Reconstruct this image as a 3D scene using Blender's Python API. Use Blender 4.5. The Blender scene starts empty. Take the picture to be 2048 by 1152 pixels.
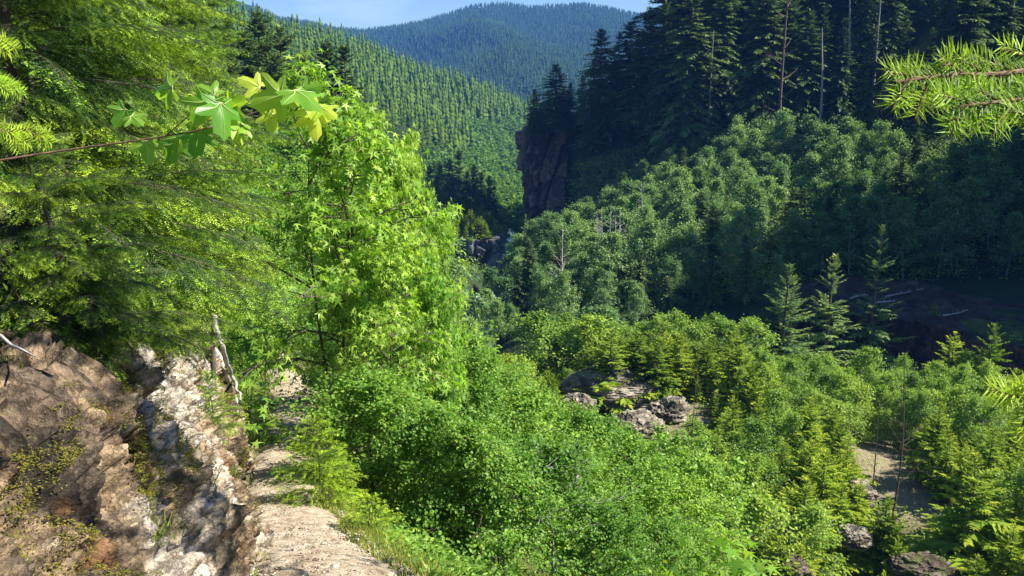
import bpy, math, random
import numpy as np
from mathutils import Vector
S = bpy.context.scene
COL = S.collection
# ------------------------------------------------------------------ camera, sky, sun, exposure
FPX = 1774.0
PITCH = math.radians(12)
cam_d = bpy.data.cameras.new('camera'); cam = bpy.data.objects.new('camera', cam_d); COL.objects.link(cam)
cam.location = (0, 0, 0); cam.rotation_euler = (math.radians(90) - PITCH, 0, 0)
cam_d.sensor_width = 36; cam_d.lens = 36 * FPX / 2048; cam_d.clip_start = 0.05; cam_d.clip_end = 20000
S.camera = cam
SUN_AZ, SUN_EL = math.radians(92), math.radians(45)      # azimuth measured from +Y towards +X
SUN = Vector((math.sin(SUN_AZ)*math.cos(SUN_EL), math.cos(SUN_AZ)*math.cos(SUN_EL), math.sin(SUN_EL)))
W = bpy.data.worlds.new('World'); S.world = W; W.use_nodes = True
nt = W.node_tree; nt.nodes.clear()
wo = nt.nodes.new('ShaderNodeOutputWorld'); bg = nt.nodes.new('ShaderNodeBackground')
sky = nt.nodes.new('ShaderNodeTexSky'); sky.sky_type = 'NISHITA'; sky.sun_disc = False
sky.sun_elevation = SUN_EL; sky.sun_rotation = SUN_AZ; sky.air_density = 1.0; sky.dust_density = 0.3; sky.ozone_density = 2.0
bg.inputs[1].default_value = 0.055
tc = nt.nodes.new('ShaderNodeTexCoord'); mp = nt.nodes.new('ShaderNodeMapping'); mp.inputs['Scale'].default_value = (2.2, 2.2, 9)
nz = nt.nodes.new('ShaderNodeTexNoise'); nz.inputs['Scale'].default_value = 2.6; nz.inputs['Detail'].default_value = 6
cr = nt.nodes.new('ShaderNodeValToRGB'); cr.color_ramp.elements[0].position = .56; cr.color_ramp.elements[1].position = .8
cr.color_ramp.elements[1].color = (.55, .55, .55, 1)
mx = nt.nodes.new('ShaderNodeMix'); mx.data_type = 'RGBA'; mx.inputs[7].default_value = (7.5, 8.4, 9.5, 1)
nt.links.new(tc.outputs['Generated'], mp.inputs[0]); nt.links.new(mp.outputs[0], nz.inputs[0]); nt.links.new(nz.outputs[0], cr.inputs[0])
nt.links.new(cr.outputs[0], mx.inputs[0]); hs = nt.nodes.new('ShaderNodeHueSaturation'); hs.inputs['Saturation'].default_value = 1.25; nt.links.new(sky.outputs[0], hs.inputs['Color']); nt.links.new(hs.outputs[0], mx.inputs[6]); nt.links.new(mx.outputs[2], bg.inputs[0])
nt.links.new(bg.outputs[0], wo.inputs[0])
sd = bpy.data.lights.new('sun', 'SUN'); sd.energy = 5.0; sd.angle = math.radians(.5); sd.color = (1, .95, .86)
so = bpy.data.objects.new('sun', sd); COL.objects.link(so); so.rotation_euler = SUN.to_track_quat('Z', 'Y').to_euler()
S.view_settings.view_transform = 'Standard'; S.view_settings.look = 'None'; S.view_settings.exposure = 1.5; S.view_settings.gamma = 1
S.cycles.max_bounces = 8; S.cycles.diffuse_bounces = 3; S.cycles.transmission_bounces = 4; S.cycles.volume_bounces = 0
S.cycles.transparent_max_bounces = 4

# ------------------------------------------------------------------ numpy noise
def _h(i, j, k, s):
    n = (i*73856093) ^ (j*19349663) ^ (k*83492791) ^ (s*2654435)
    n = (n ^ (n >> 13)) * 1274126177 & 0x7fffffff
    n = (n ^ (n >> 15)) * 1103515245 & 0x7fffffff
    return (n ^ (n >> 16)) % 65536 / 65535.0
def vnoise(p, s=0):
    f = np.floor(p); t = p - f; t = t*t*(3-2*t); i, j, k = f.astype(np.int64).T
    x, y, z = t.T; r = 0
    for a in (0, 1):
        for b in (0, 1):
            for c in (0, 1):
                r = r + _h(i+a, j+b, k+c, s)*(x if a else 1-x)*(y if b else 1-y)*(z if c else 1-z)
    return r*2-1
def fbm(p, octs=4, s=0, gain=.5):
    p = np.asarray(p, float); r = 0; a = 1
    for o in range(octs):
        r = r + a*vnoise(p*(2.03**o)+o*17.3, s+o); a *= gain
    return r
def ridged(p, octs=4, s=0):
    r = 0; a = 1
    for o in range(octs):
        r = r + a*(1-2*np.abs(vnoise(p*(2.07**o)+o*9.1, s+o))); a *= .5
    return r
def worley(p, s=0, vec=False):
    f = np.floor(p).astype(np.int64); d1 = np.full(len(p), 9.); d2 = np.full(len(p), 9.); idv = np.zeros(len(p)); off = np.zeros((len(p), 3))
    for a in (-1, 0, 1):
        for b in (-1, 0, 1):
            for c in (-1, 0, 1):
                i, j, k = f[:, 0]+a, f[:, 1]+b, f[:, 2]+c
                q = np.stack([i+_h(i, j, k, s), j+_h(i, j, k, s+1), k+_h(i, j, k, s+2)], 1)
                d = np.linalg.norm(p-q, axis=1); m = d < d1
                d2 = np.where(m, d1, np.minimum(d2, d)); idv = np.where(m, _h(i, j, k, s+3), idv); off = np.where(m[:, None], p-q, off); d1 = np.where(m, d, d1)
    return (d1, d2, idv, off) if vec else (d1, d2, idv)
def facets(p, s, k=1.):
    """broken rock: every cell is a flat tilted chip"""
    d1, d2, idv, off = worley(p, s, True); a = idv*6.283*7; b = idv*6.283*13
    g = np.stack([np.cos(a)*np.cos(b), np.sin(a)*np.cos(b), np.sin(b)], 1); return (off*g).sum(1)*k+(idv-.5)*.5, d2-d1, idv
def ss(a, b, x): t = np.clip((x-a)/(b-a), 0, 1); return t*t*(3-2*t)
def xyz(X, Y, Z): return np.stack([X, Y, Z], -1)

# ------------------------------------------------------------------ the lie of the land (z = 0 is eye height)
def ray(px, py):
    u = (px-1024)/FPX; v = (576-py)/FPX
    return u, math.cos(PITCH)+v*math.sin(PITCH), -math.sin(PITCH)+v*math.cos(PITCH)
def at(px, py, Y): a, b, c = ray(px, py); return Vector((a/b*Y, Y, c/b*Y))
def project(X, Y, Z):
    d = Y*math.cos(PITCH)-Z*math.sin(PITCH); up = Y*math.sin(PITCH)+Z*math.cos(PITCH)
    return 1024+FPX*X/d, 576-FPX*up/d
TY = [-60, 0, 2, 5, 7, 9.5, 12, 15, 18, 22, 26, 35, 60, 80, 140, 200]
TX = [6, .15, -.3, -1.15, -1.76, -2.62, -3.32, -4.0, -4.6, -5.8, -7.1, -10.5, -19, -28, -52, -75]
TZ = [8, -1.6, -2.1, -2.9, -3.75, -4.6, -5.25, -5.9, -6.5, -7.3, -8, -9, -10, -10.6, -12, -14]
RIVER = np.array([(160, 62), (75, 80), (30, 92), (0, 101), (-9, 112), (-7, 160), (1, 205), (2, 300), (-8, 450), (-40, 700), (-100, 1200)], float)
def river_dist(X, Y):
    d = np.full(np.shape(X), 1e9)
    for (x0, y0), (x1, y1) in zip(RIVER[:-1], RIVER[1:]):
        L2 = (x1-x0)**2+(y1-y0)**2; t = np.clip(((X-x0)*(x1-x0)+(Y-y0)*(y1-y0))/L2, 0, 1)
        d = np.minimum(d, np.hypot(X-x0-t*(x1-x0), Y-y0-t*(y1-y0)))
    return d
def river_z(Y): return np.interp(Y, [90, 120, 200, 300, 450, 900, 2000], [-34.5, -36, -42, -49, -62, -78, -95])
def bank_profile(u, Y):
    m = np.interp(Y, [0, 3, 7, 11], [1.5, 1.7, 2.4, 4.5]); H = np.interp(Y, [0, 3, 5, 7, 9, 11.8], [1.15, 1.15, 1.35, 1.75, 2.2, 2.45])
    u1 = H/m; return np.where(u < u1, u*m, H+np.minimum((u-u1)*.38, 1.2+(u-u1)*.1))
def smax(a, b, k): h = np.clip(.5+.5*(a-b)/k, 0, 1); return b*(1-h)+a*h+k*h*(1-h)
SKY_PX = [-200, 300, 540, 640, 690, 740, 800, 850, 900, 950, 1010, 1060, 1110, 1160, 1210, 1262, 1300, 1340, 1500, 2100]
SKY_PY = [0, 10, 25, 40, 52, 56, 48, 38, 24, 6, 2, 8, 6, 2, 12, 24, 20, 10, 30, 60]
def skyline(px): return np.interp(px, SKY_PX, SKY_PY)-8
def ground(X, Y, detail=True):
    X = np.asarray(X, float); Y = np.asarray(Y, float); shp = X.shape; X = X.ravel(); Y = Y.ravel()
    xt = np.interp(Y, TY, TX); zt = np.interp(Y, TY, TZ); d = X-xt
    P = xyz(X, Y, 0*X)
    m = np.interp(Y, [0, 14, 30, 60], [.6, .64, .72, .72])
    rt = zt - m*np.clip(d-.55, 0, None)*(1-.0*d)
    u = np.clip(-d-.5-.3, 0, None)
    left = np.where(Y < 13, zt+bank_profile(u, Y)-.05, zt+.85*u)
    u2 = ss(12.0, 13.4, Y); left = (zt+bank_profile(u, Y)-.1)*(1-u2)+(zt+.8*u)*u2
    left = np.minimum(left, zt+9+.25*u)
    fl = np.where(d > .55, rt, np.where(d < -.8, left, zt))
    n1 = fbm(P*.08, 3, 5); w = ss(.8, 5, np.abs(d))
    fl = fl + n1*1.3*w*ss(8, 20, Y) - np.clip(Y-150, 0, None)*.6
    # valley floor with its river
    dr = river_dist(X, Y); zr = river_z(Y)
    yr = np.interp(X, [-9, 0, 30, 75, 160], [112, 100, 92, 80, 66])
    near = Y < yr
    nearz = np.interp(X, [-12, 4, 14], [-30, -27, -25])-3.2*ss(66, 84, Y)*ss(14, 26, X)+fbm(P*.06, 3, 11)*1.4
    farz = np.where(X > 30, -26.5, np.interp(X, [0, 30], [-33, -28])) + fbm(P*.07, 3, 12)*.8
    yb = np.interp(X, [32, 39, 42, 46, 49, 51, 54, 57, 62, 90], [106, 108, 110, 109, 106, 103, 101, 97, 92, 70])
    farz = np.where(X > 30, -34.6+(farz+34.6)*ss(yb, yb+3, Y), farz)
    farz = np.where(Y > 170, zr+5+0*X, farz)
    f0 = np.where(near, nearz, farz); wr = ss(3.5, 9, dr+fbm(P*.15, 2, 31)*1.2)
    fz = zr-.6+(f0-zr+.6)*wr
    # right spur
    s = X*.768+(Y-190)*.64
    sc = np.clip(s, -60, None)
    R = -33+.44*sc+.75*np.clip(s-62, 0, None)*ss(20, 80, X)
    R = R+.95*np.clip(X-.60*Y, 0, None)*ss(70, 105, Y)*(1-.85*ss(122, 160, Y))  # unseen ground right of the frame, raised to throw shade on the terrace
    R = np.minimum(R, 130+.1*s)
    R = R - 11*np.clip(np.interp(Y, [180, 225, 264, 270, 300, 400], [9, 17.5, 20, 8, 10, 30])+1.2*np.sin(Y*.7)-X, 0, None) - .75*np.clip(Y-268, 0, None)*(1-ss(90, 200, X))
    R = R + fbm(P*.045, 3, 21)*2.5
    R = R-.8*np.clip(Y-330, 0, None)
    R = np.where(s < -5, -200, R)
    # hill on the left, beyond the gorge
    Hl = -63-.466*(X-4)+.103*(Y-450)
    c = (X+12)*-.789+(Y-900)*.615
    Hl = Hl - .95*np.clip(c, 0, None) - .4*np.clip(260-Y, 0, None) + ridged(xyz(X*.0075+Y*.002, Y*.0035, 0*X), 3, 41)*7
    Hl = np.where(Y < 160, -300, Hl)
    # far mountains
    Yc = 2700.; r = np.where(Y > 50, X/np.maximum(Y, 50), 0)
    px = 1024+FPX*r*.99; py = skyline(px); v = (576-py)/FPX
    zc = (-math.sin(PITCH)+v*math.cos(PITCH))/(math.cos(PITCH)+v*math.sin(PITCH))*Yc - 22
    t = np.clip((Y-900)/(Yc-900), 0, None)
    M = -95+(zc+95)*np.minimum(t, 1)**.9 - .5*np.clip(Y-Yc, 0, None)
    env = np.clip(4*t*(1-t), 0, 1)
    M = M + env*(ridged(xyz(X*.0026+Y*.0008, Y*.0010, 0*X+3), 3, 51)*34 - 30)
    # a nearer blue spur falling from the right
    c3 = (Y-1650)-.55*(X-260)
    M3 = np.interp(px, [900, 1040, 1150, 1330, 1700], [-140, -80, 5, 80, 130])-.42*np.abs(c3)+ridged(P*.004, 3, 61)*14
    # a darker ridge on the left
    c4 = (Y-2000)-.1*X
    M4 = np.interp(px, [300, 540, 700, 800, 900, 980], [230, 190, 95, 30, -40, -120])-.4*np.abs(c4)+ridged(P*.004+7, 3, 62)*16
    M = np.maximum(np.maximum(M, M3), M4); M = np.where(Y < 900, -300, M)
    z = smax(fz, fl, 1.2)
    z = smax(z, R, 1.0)
    z = smax(z, Hl, 2.0)
    z = np.maximum(z, M)
    z = np.where(Y < 0, np.where(fz > fl, fz, fl), z)
    if detail:
        z = z + fbm(P*.9, 3, 71)*.09*ss(.5, 3, np.abs(d))
    return z.reshape(shp)
def gz(X, Y): return float(ground(np.array([X]), np.array([Y]))[0])

# ------------------------------------------------------------------ mesh building
class MB:
    def __init__(s): s.v = []; s.f = {3: [], 4: []}; s.m = {3: [], 4: []}; s.t = []; s.p = []; s.n = 0
    def add(s, v, f, tint=0., tip=0., mat=0):
        v = np.asarray(v, float).reshape(-1, 3); f = np.asarray(f, np.int64)
        s.v.append(v); s.f[f.shape[1]].append(f+s.n); s.m[f.shape[1]].append(np.full(len(f), mat, np.int32))
        s.t.append(np.broadcast_to(np.asarray(tint, float).ravel(), (len(v),)) if np.size(tint) in (1, len(v)) else np.repeat(np.ravel(tint), len(v)//np.size(tint)))
        s.p.append(np.broadcast_to(np.asarray(tip, float).ravel(), (len(v),)) if np.size(tip) in (1, len(v)) else np.repeat(np.ravel(tip), len(v)//np.size(tip)))
        s.n += len(v)
    def mesh(s, name, mats, smooth=False):
        me = bpy.data.meshes.new(name); v = np.concatenate(s.v)
        f3 = np.concatenate(s.f[3]) if s.f[3] else np.zeros((0, 3), int); f4 = np.concatenate(s.f[4]) if s.f[4] else np.zeros((0, 4), int)
        me.vertices.add(len(v)); me.vertices.foreach_set('co', v.ravel())
        me.loops.add(f3.size+f4.size); me.loops.foreach_set('vertex_index', np.concatenate([f3.ravel(), f4.ravel()]).astype(np.int32))
        me.polygons.add(len(f3)+len(f4))
        me.polygons.foreach_set('loop_start', np.concatenate([np.arange(len(f3))*3, f3.size+np.arange(len(f4))*4]).astype(np.int32))
        me.polygons.foreach_set('material_index', np.concatenate(s.m[3]+s.m[4]).astype(np.int32))
        if smooth: me.polygons.foreach_set('use_smooth', np.ones(len(f3)+len(f4), bool))
        for nm, arr in (('tint', s.t), ('tip', s.p)):
            a = me.attributes.new(nm, 'FLOAT', 'POINT'); a.data.foreach_set('value', np.concatenate(arr).astype(np.float32))
        for m in (mats if isinstance(mats, (list, tuple)) else [mats]): me.materials.append(m)
        me.update(calc_edges=True); return me
def link(name, me, parent=None):
    o = bpy.data.objects.new(name, me); COL.objects.link(o)
    if parent: o.parent = parent
    return o
def tag(o, label=None, cat=None, group=None, kind=None):
    if label: o['label'] = label
    if cat: o['category'] = cat
    if group: o['group'] = group
    if kind: o['kind'] = kind
    return o
def thing(name, label, cat, loc, rz=0, sc=1, group=None, tilt=0):
    o = bpy.data.objects.new(name, None); COL.objects.link(o); o.empty_display_size = .2
    o.location = loc; o.rotation_euler = (tilt, 0, rz); o.scale = sc if hasattr(sc, '__len__') else (sc, sc, sc)
    return tag(o, label, cat, group)
def plant(proto, loc, rz, sc, label, cat, group=None, tilt=0):
    """one more of a kind: its own top-level object, its parts copied with shared mesh data"""
    name, parts = proto
    if len(parts) == 1 and parts[0][0] is None:
        o = link(name, parts[0][1]); o.location = loc; o.rotation_euler = (tilt, 0, rz); o.scale = sc if hasattr(sc, '__len__') else (sc, sc, sc)
        return tag(o, label, cat, group)
    t = thing(name, label, cat, loc, rz, sc, group, tilt)
    for pn, me in parts: link(pn, me, t)
    return t
def nrm(a): return a/np.maximum(np.linalg.norm(a, axis=-1, keepdims=True), 1e-9)
def leaves(mb, P, D, N, L, Wd, fold=.25, tint=None, tip=0., mat=0, rs=np.random, mid=.45):
    """folded leaves / sprigs: base P, direction D, upper side N"""
    n = len(P); D = nrm(D); S_ = nrm(np.cross(D, N)); N = np.cross(S_, D)
    L = np.broadcast_to(L, (n,))[:, None]; Wd = np.broadcast_to(Wd, (n,))[:, None]
    c = P+D*L*mid; a = c+S_*Wd*.5+N*Wd*fold*.5; b = c-S_*Wd*.5+N*Wd*fold*.5; t = P+D*L-N*L*.08
    V = np.stack([P, a, t, b, c], 1); o = np.arange(n)[:, None]*5
    F = np.concatenate([o+np.array([[0, 1, 2, 4]]), o+np.array([[0, 4, 2, 3]])])
    if tint is None: tint = rs.rand(n)
    mb.add(V, F, np.repeat(np.broadcast_to(tint, (n,)), 5), np.repeat(np.broadcast_to(tip, (n,)), 5), mat)
def tubes(mb, pts, rad, k=5, tint=.5, mat=0):
    """pts (N,K,3), rad (N,K)"""
    pts = np.asarray(pts, float); rad = np.asarray(rad, float); n, K, _ = pts.shape
    D = nrm(np.gradient(pts, axis=1)); ref = np.where(np.abs(D[..., 2:3]) > .9, np.array([1., 0, 0]), np.array([0, 0, 1.]))
    A = nrm(np.cross(D, ref)); B = np.cross(D, A); th = np.arange(k)/k*2*np.pi
    V = pts[:, :, None]+rad[..., None, None]*(A[:, :, None]*np.cos(th)[None, None, :, None]+B[:, :, None]*np.sin(th)[None, None, :, None])
    i, j, q = np.meshgrid(np.arange(n), np.arange(K-1), np.arange(k), indexing='ij'); q2 = (q+1) % k
    b = i*K*k; F = np.stack([b+j*k+q, b+j*k+q2, b+(j+1)*k+q2, b+(j+1)*k+q], -1).reshape(-1, 4)
    mb.add(V.reshape(-1, 3), F, tint, 0, mat)
def grid(mb, V, tint=0., tip=0., mat=0, wrap=False):
    a, b, _ = V.shape; i, j = np.meshgrid(np.arange(a-1), np.arange(b if wrap else b-1), indexing='ij'); j2 = (j+1) % b
    F = np.stack([i*b+j, i*b+j2, (i+1)*b+j2, (i+1)*b+j], -1).reshape(-1, 4)
    mb.add(V.reshape(-1, 3), F, np.ravel(tint) if np.size(tint) > 1 else tint, np.ravel(tip) if np.size(tip) > 1 else tip, mat)
def rotz(V, a):
    c, s = np.cos(a), np.sin(a); return np.stack([V[..., 0]*c-V[..., 1]*s, V[..., 0]*s+V[..., 1]*c, V[..., 2]], -1)

# ------------------------------------------------------------------ materials
def newmat(name):
    m = bpy.data.materials.new(name); m.use_nodes = True; t = m.node_tree; t.nodes.clear(); return m, t
def nd(t, k, **kw):
    n = t.nodes.new(k)
    for a, b in kw.items():
        if a.startswith('i_'):
            n.inputs[int(a[2:]) if a[2:].isdigit() else a[2:]].default_value = b
        else: setattr(n, a, b)
    return n
def mixc(t, f, a, b, bt='MIX'):
    n = nd(t, 'ShaderNodeMix', data_type='RGBA', blend_type=bt)
    for s, x in ((0, f), (6, a), (7, b)):
        if isinstance(x, (int, float)): n.inputs[s].default_value = x
        elif isinstance(x, tuple): n.inputs[s].default_value = x+(1,) if len(x) == 3 else x
        else: t.links.new(x, n.inputs[s])
    return n.outputs[2]
def ramp(t, src, stops):
    n = nd(t, 'ShaderNodeValToRGB'); e = n.color_ramp.elements
    while len(e) < len(stops): e.new(.5)
    for q, (p, c) in zip(e, stops): q.position = p; q.color = (c if isinstance(c, tuple) else (c, c, c))+(1,)
    t.links.new(src, n.inputs[0]); return n.outputs[0]
def leaf_mat(name, dark, light, new, trans=.4, rough=.45, spec=.35, tcol=None, objvar=.25, gain=1.55):
    dark, light, new = [tuple(min(.6, c*gain) for c in q) for q in (dark, light, new)]
    m, t = newmat(name)
    a = nd(t, 'ShaderNodeAttribute', attribute_name='tint'); b = nd(t, 'ShaderNodeAttribute', attribute_name='tip')
    oi = nd(t, 'ShaderNodeObjectInfo')
    c = mixc(t, a.outputs['Fac'], dark, light); c = mixc(t, b.outputs['Fac'], c, new)
    hv = nd(t, 'ShaderNodeHueSaturation'); t.links.new(c, hv.inputs['Color'])
    mr = nd(t, 'ShaderNodeMapRange'); t.links.new(oi.outputs['Random'], mr.inputs[0]); mr.inputs[3].default_value = 1-objvar; mr.inputs[4].default_value = 1+objvar
    mh = nd(t, 'ShaderNodeMapRange'); t.links.new(oi.outputs['Random'], mh.inputs[0]); mh.inputs[3].default_value = .515; mh.inputs[4].default_value = .485
    t.links.new(mr.outputs[0], hv.inputs['Value']); t.links.new(mh.outputs[0], hv.inputs['Hue'])
    p = nd(t, 'ShaderNodeBsdfPrincipled'); p.inputs['Roughness'].default_value = rough; p.inputs['Specular IOR Level'].default_value = spec
    tr = nd(t, 'ShaderNodeBsdfTranslucent'); t.links.new(hv.outputs[0], p.inputs['Base Color'])
    tcx = mixc(t, 1.0, hv.outputs[0], tcol or (1.5, 1.6, .6), 'MULTIPLY'); t.links.new(tcx, tr.inputs[0])
    ms = nd(t, 'ShaderNodeMixShader'); ms.inputs[0].default_value = trans
    t.links.new(p.outputs[0], ms.inputs[1]); t.links.new(tr.outputs[0], ms.inputs[2])
    o = nd(t, 'ShaderNodeOutputMaterial'); t.links.new(ms.outputs[0], o.inputs[0]); return m
def bark_mat(name, c1, c2, scale=12, rough=.85):
    m, t = newmat(name); tc = nd(t, 'ShaderNodeTexCoord'); mp = nd(t, 'ShaderNodeMapping'); mp.inputs['Scale'].default_value = (1, 1, .25)
    n = nd(t, 'ShaderNodeTexNoise'); n.inputs['Scale'].default_value = scale; n.inputs['Detail'].default_value = 5
    t.links.new(tc.outputs['Object'], mp.inputs[0]); t.links.new(mp.outputs[0], n.inputs[0])
    c = ramp(t, n.outputs[0], [(.35, c1), (.65, c2)])
    p = nd(t, 'ShaderNodeBsdfPrincipled'); p.inputs['Roughness'].default_value = rough; t.links.new(c, p.inputs[0])
    bp = nd(t, 'ShaderNodeBump'); bp.inputs['Strength'].default_value = .6; bp.inputs['Distance'].default_value = .02; t.links.new(n.outputs[0], bp.inputs['Height']); t.links.new(bp.outputs[0], p.inputs['Normal'])
    o = nd(t, 'ShaderNodeOutputMaterial'); t.links.new(p.outputs[0], o.inputs[0]); return m
def rock_mat(name, cols, scale=1.0, stretch=(1, 1, 1), rot=(0, 0, 0), bump=.5, moss=None, mosscov=.5, streak=None, rough=.9, cracks=.5):
    """cols: ramp stops; tint attribute darkens/lightens beds; tip attribute = crack depth (dirt in cracks)"""
    m, t = newmat(name); tc = nd(t, 'ShaderNodeTexCoord'); mp = nd(t, 'ShaderNodeMapping'); mp.inputs['Scale'].default_value = stretch; mp.inputs['Rotation'].default_value = rot
    t.links.new(tc.outputs['Object'], mp.inputs[0])
    n = nd(t, 'ShaderNodeTexNoise'); n.inputs['Scale'].default_value = scale; n.inputs['Detail'].default_value = 8; n.inputs['Roughness'].default_value = .65; n.inputs['Distortion'].default_value = .6
    n2 = nd(t, 'ShaderNodeTexNoise'); n2.inputs['Scale'].default_value = scale*9; n2.inputs['Detail'].default_value = 8; n2.inputs['Roughness'].default_value = .7
    n3 = nd(t, 'ShaderNodeTexNoise'); n3.inputs['Scale'].default_value = scale*1.7; n3.inputs['Detail'].default_value = 5
    for q in (n, n2): t.links.new(mp.outputs[0], q.inputs[0])
    t.links.new(tc.outputs['Object'], n3.inputs[0])
    at_ = nd(t, 'ShaderNodeAttribute', attribute_name='tint'); ap = nd(t, 'ShaderNodeAttribute', attribute_name='tip')
    ad = nd(t, 'ShaderNodeMath', operation='ADD'); t.links.new(n.outputs[0], ad.inputs[0])
    sc = nd(t, 'ShaderNodeMath', operation='MULTIPLY_ADD'); t.links.new(at_.outputs['Fac'], sc.inputs[0]); sc.inputs[1].default_value = .6; sc.inputs[2].default_value = -.3
    t.links.new(sc.outputs[0], ad.inputs[1])
    c = ramp(t, ad.outputs[0], cols)
    g = ramp(t, n2.outputs[0], [(.34, .42), (.66, 1.35)]); c = mixc(t, 1., c, g, 'MULTIPLY')
    if streak:
        f = ramp(t, n3.outputs[0], [(.58, 0.), (.64, .6)]); c = mixc(t, f, c, streak)
    c = mixc(t, ap.outputs['Fac'], c, (.035, .026, .018))
    if moss:
        n4 = nd(t, 'ShaderNodeTexNoise'); n4.inputs['Scale'].default_value = scale*1.7; n4.inputs['Detail'].default_value = 9; n4.inputs['Roughness'].default_value = .7; t.links.new(tc.outputs['Object'], n4.inputs[0])
        f = ramp(t, n4.outputs[0], [(mosscov, 0.), (mosscov+.08, .9)]); c = mixc(t, f, c, moss)
    p = nd(t, 'ShaderNodeBsdfPrincipled'); p.inputs['Roughness'].default_value = rough; p.inputs['Specular IOR Level'].default_value = .2; t.links.new(c, p.inputs[0])
    n5 = nd(t, 'ShaderNodeTexNoise'); n5.inputs['Scale'].default_value = scale*38; n5.inputs['Detail'].default_value = 4; t.links.new(mp.outputs[0], n5.inputs[0])
    vo = nd(t, 'ShaderNodeTexVoronoi', feature='DISTANCE_TO_EDGE'); vo.inputs['Scale'].default_value = scale*4.5
    dv_ = nd(t, 'ShaderNodeVectorMath', operation='MULTIPLY_ADD'); t.links.new(n2.outputs[1], dv_.inputs[0]); dv_.inputs[1].default_value = (.35/scale,)*3; t.links.new(mp.outputs[0], dv_.inputs[2]); t.links.new(dv_.outputs[0], vo.inputs['Vector'])
    ve = ramp(t, vo.outputs['Distance'], [(0., 0.), (.09, 1.)])
    t.links.new(mixc(t, cracks, c, ramp(t, vo.outputs['Distance'], [(0., .25), (.05, 1.)]), 'MULTIPLY'), p.inputs[0])
    h1 = nd(t, 'ShaderNodeMath', operation='MULTIPLY_ADD'); t.links.new(n5.outputs[0], h1.inputs[0]); h1.inputs[1].default_value = .35; t.links.new(n2.outputs[0], h1.inputs[2])
    h2 = nd(t, 'ShaderNodeMath', operation='MULTIPLY_ADD'); t.links.new(ve, h2.inputs[0]); h2.inputs[1].default_value = .22; t.links.new(h1.outputs[0], h2.inputs[2])
    bp = nd(t, 'ShaderNodeBump'); bp.inputs['Strength'].default_value = bump; bp.inputs['Distance'].default_value = .08/scale
    t.links.new(h2.outputs[0], bp.inputs['Height']); t.links.new(bp.outputs[0], p.inputs['Normal'])
    o = nd(t, 'ShaderNodeOutputMaterial'); t.links.new(p.outputs[0], o.inputs[0]); return m

M_ALDER = leaf_mat('alder_leaf', (.028, .085, .010), (.12, .225, .028), (.20, .29, .045), .38, .5, .25)
M_MAPLE = leaf_mat('maple_leaf', (.06, .14, .014), (.16, .27, .034), (.26, .36, .06), .42, .45, .2, objvar=.1)
M_BIGLEAF = leaf_mat('big_maple_leaf', (.06, .17, .02), (.16, .30, .03), (.34, .42, .04), .55, .35, .4, objvar=.1)
M_ALDERF = leaf_mat('valley_leaf', (.05, .10, .012), (.125, .20, .026), (.20, .25, .04), .40, .55, .2, gain=1.75)
M_SLOPE = leaf_mat('slope_leaf', (.035, .085, .020), (.10, .17, .048), (.17, .22, .075), .34, .5, .3, gain=1.7)
M_YOUNG = leaf_mat('young_fir_needles', (.055, .105, .010), (.14, .20, .018), (.30, .30, .028), .35, .7, .06, objvar=.3, gain=1.75)
M_DARKCON = leaf_mat('old_conifer_needles', (.02, .046, .010), (.07, .115, .026), (.12, .16, .04), .15, .6, .2)
M_HILL = leaf_mat('hill_conifer_needles', (.035, .075, .006), (.10, .15, .010), (.12, .17, .02), .3, .7, .1)
M_MTN = leaf_mat('mountain_needles', (.012, .034, .008), (.03, .065, .014), (.03, .06, .02), .15, .8, .05, gain=1.2)
M_HILLDEC = leaf_mat('hill_leaf', (.035, .085, .010), (.09, .155, .018), (.07, .14, .02), .25, .6, .1)
M_HEM = leaf_mat('hemlock_needles', (.008, .030, .003), (.034, .085, .008), (.25, .37, .02), .25, .5, .3, objvar=.2)
M_FIR = leaf_mat('fir_needles', (.05, .10, .010), (.10, .17, .015), (.27, .38, .03), .35, .5, .15, objvar=.1)
M_GRASS = leaf_mat('grass_blade', (.08, .13, .02), (.16, .20, .04), (.30, .27, .09), .35, .5, .3)
M_MOSS = leaf_mat('moss_tuft', (.045, .055, .008), (.11, .12, .015), (.17, .12, .03), .2, .9, .05)
M_BARK = bark_mat('brown_bark', (.05, .035, .025), (.13, .10, .08))
M_PALE = bark_mat('pale_bark', (.16, .15, .13), (.36, .35, .32), 6)
M_DEAD = bark_mat('weathered_wood', (.22, .20, .18), (.50, .47, .44), 8)
M_TWIG = bark_mat('red_twig', (.10, .045, .03), (.20, .11, .06), 30)
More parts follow.
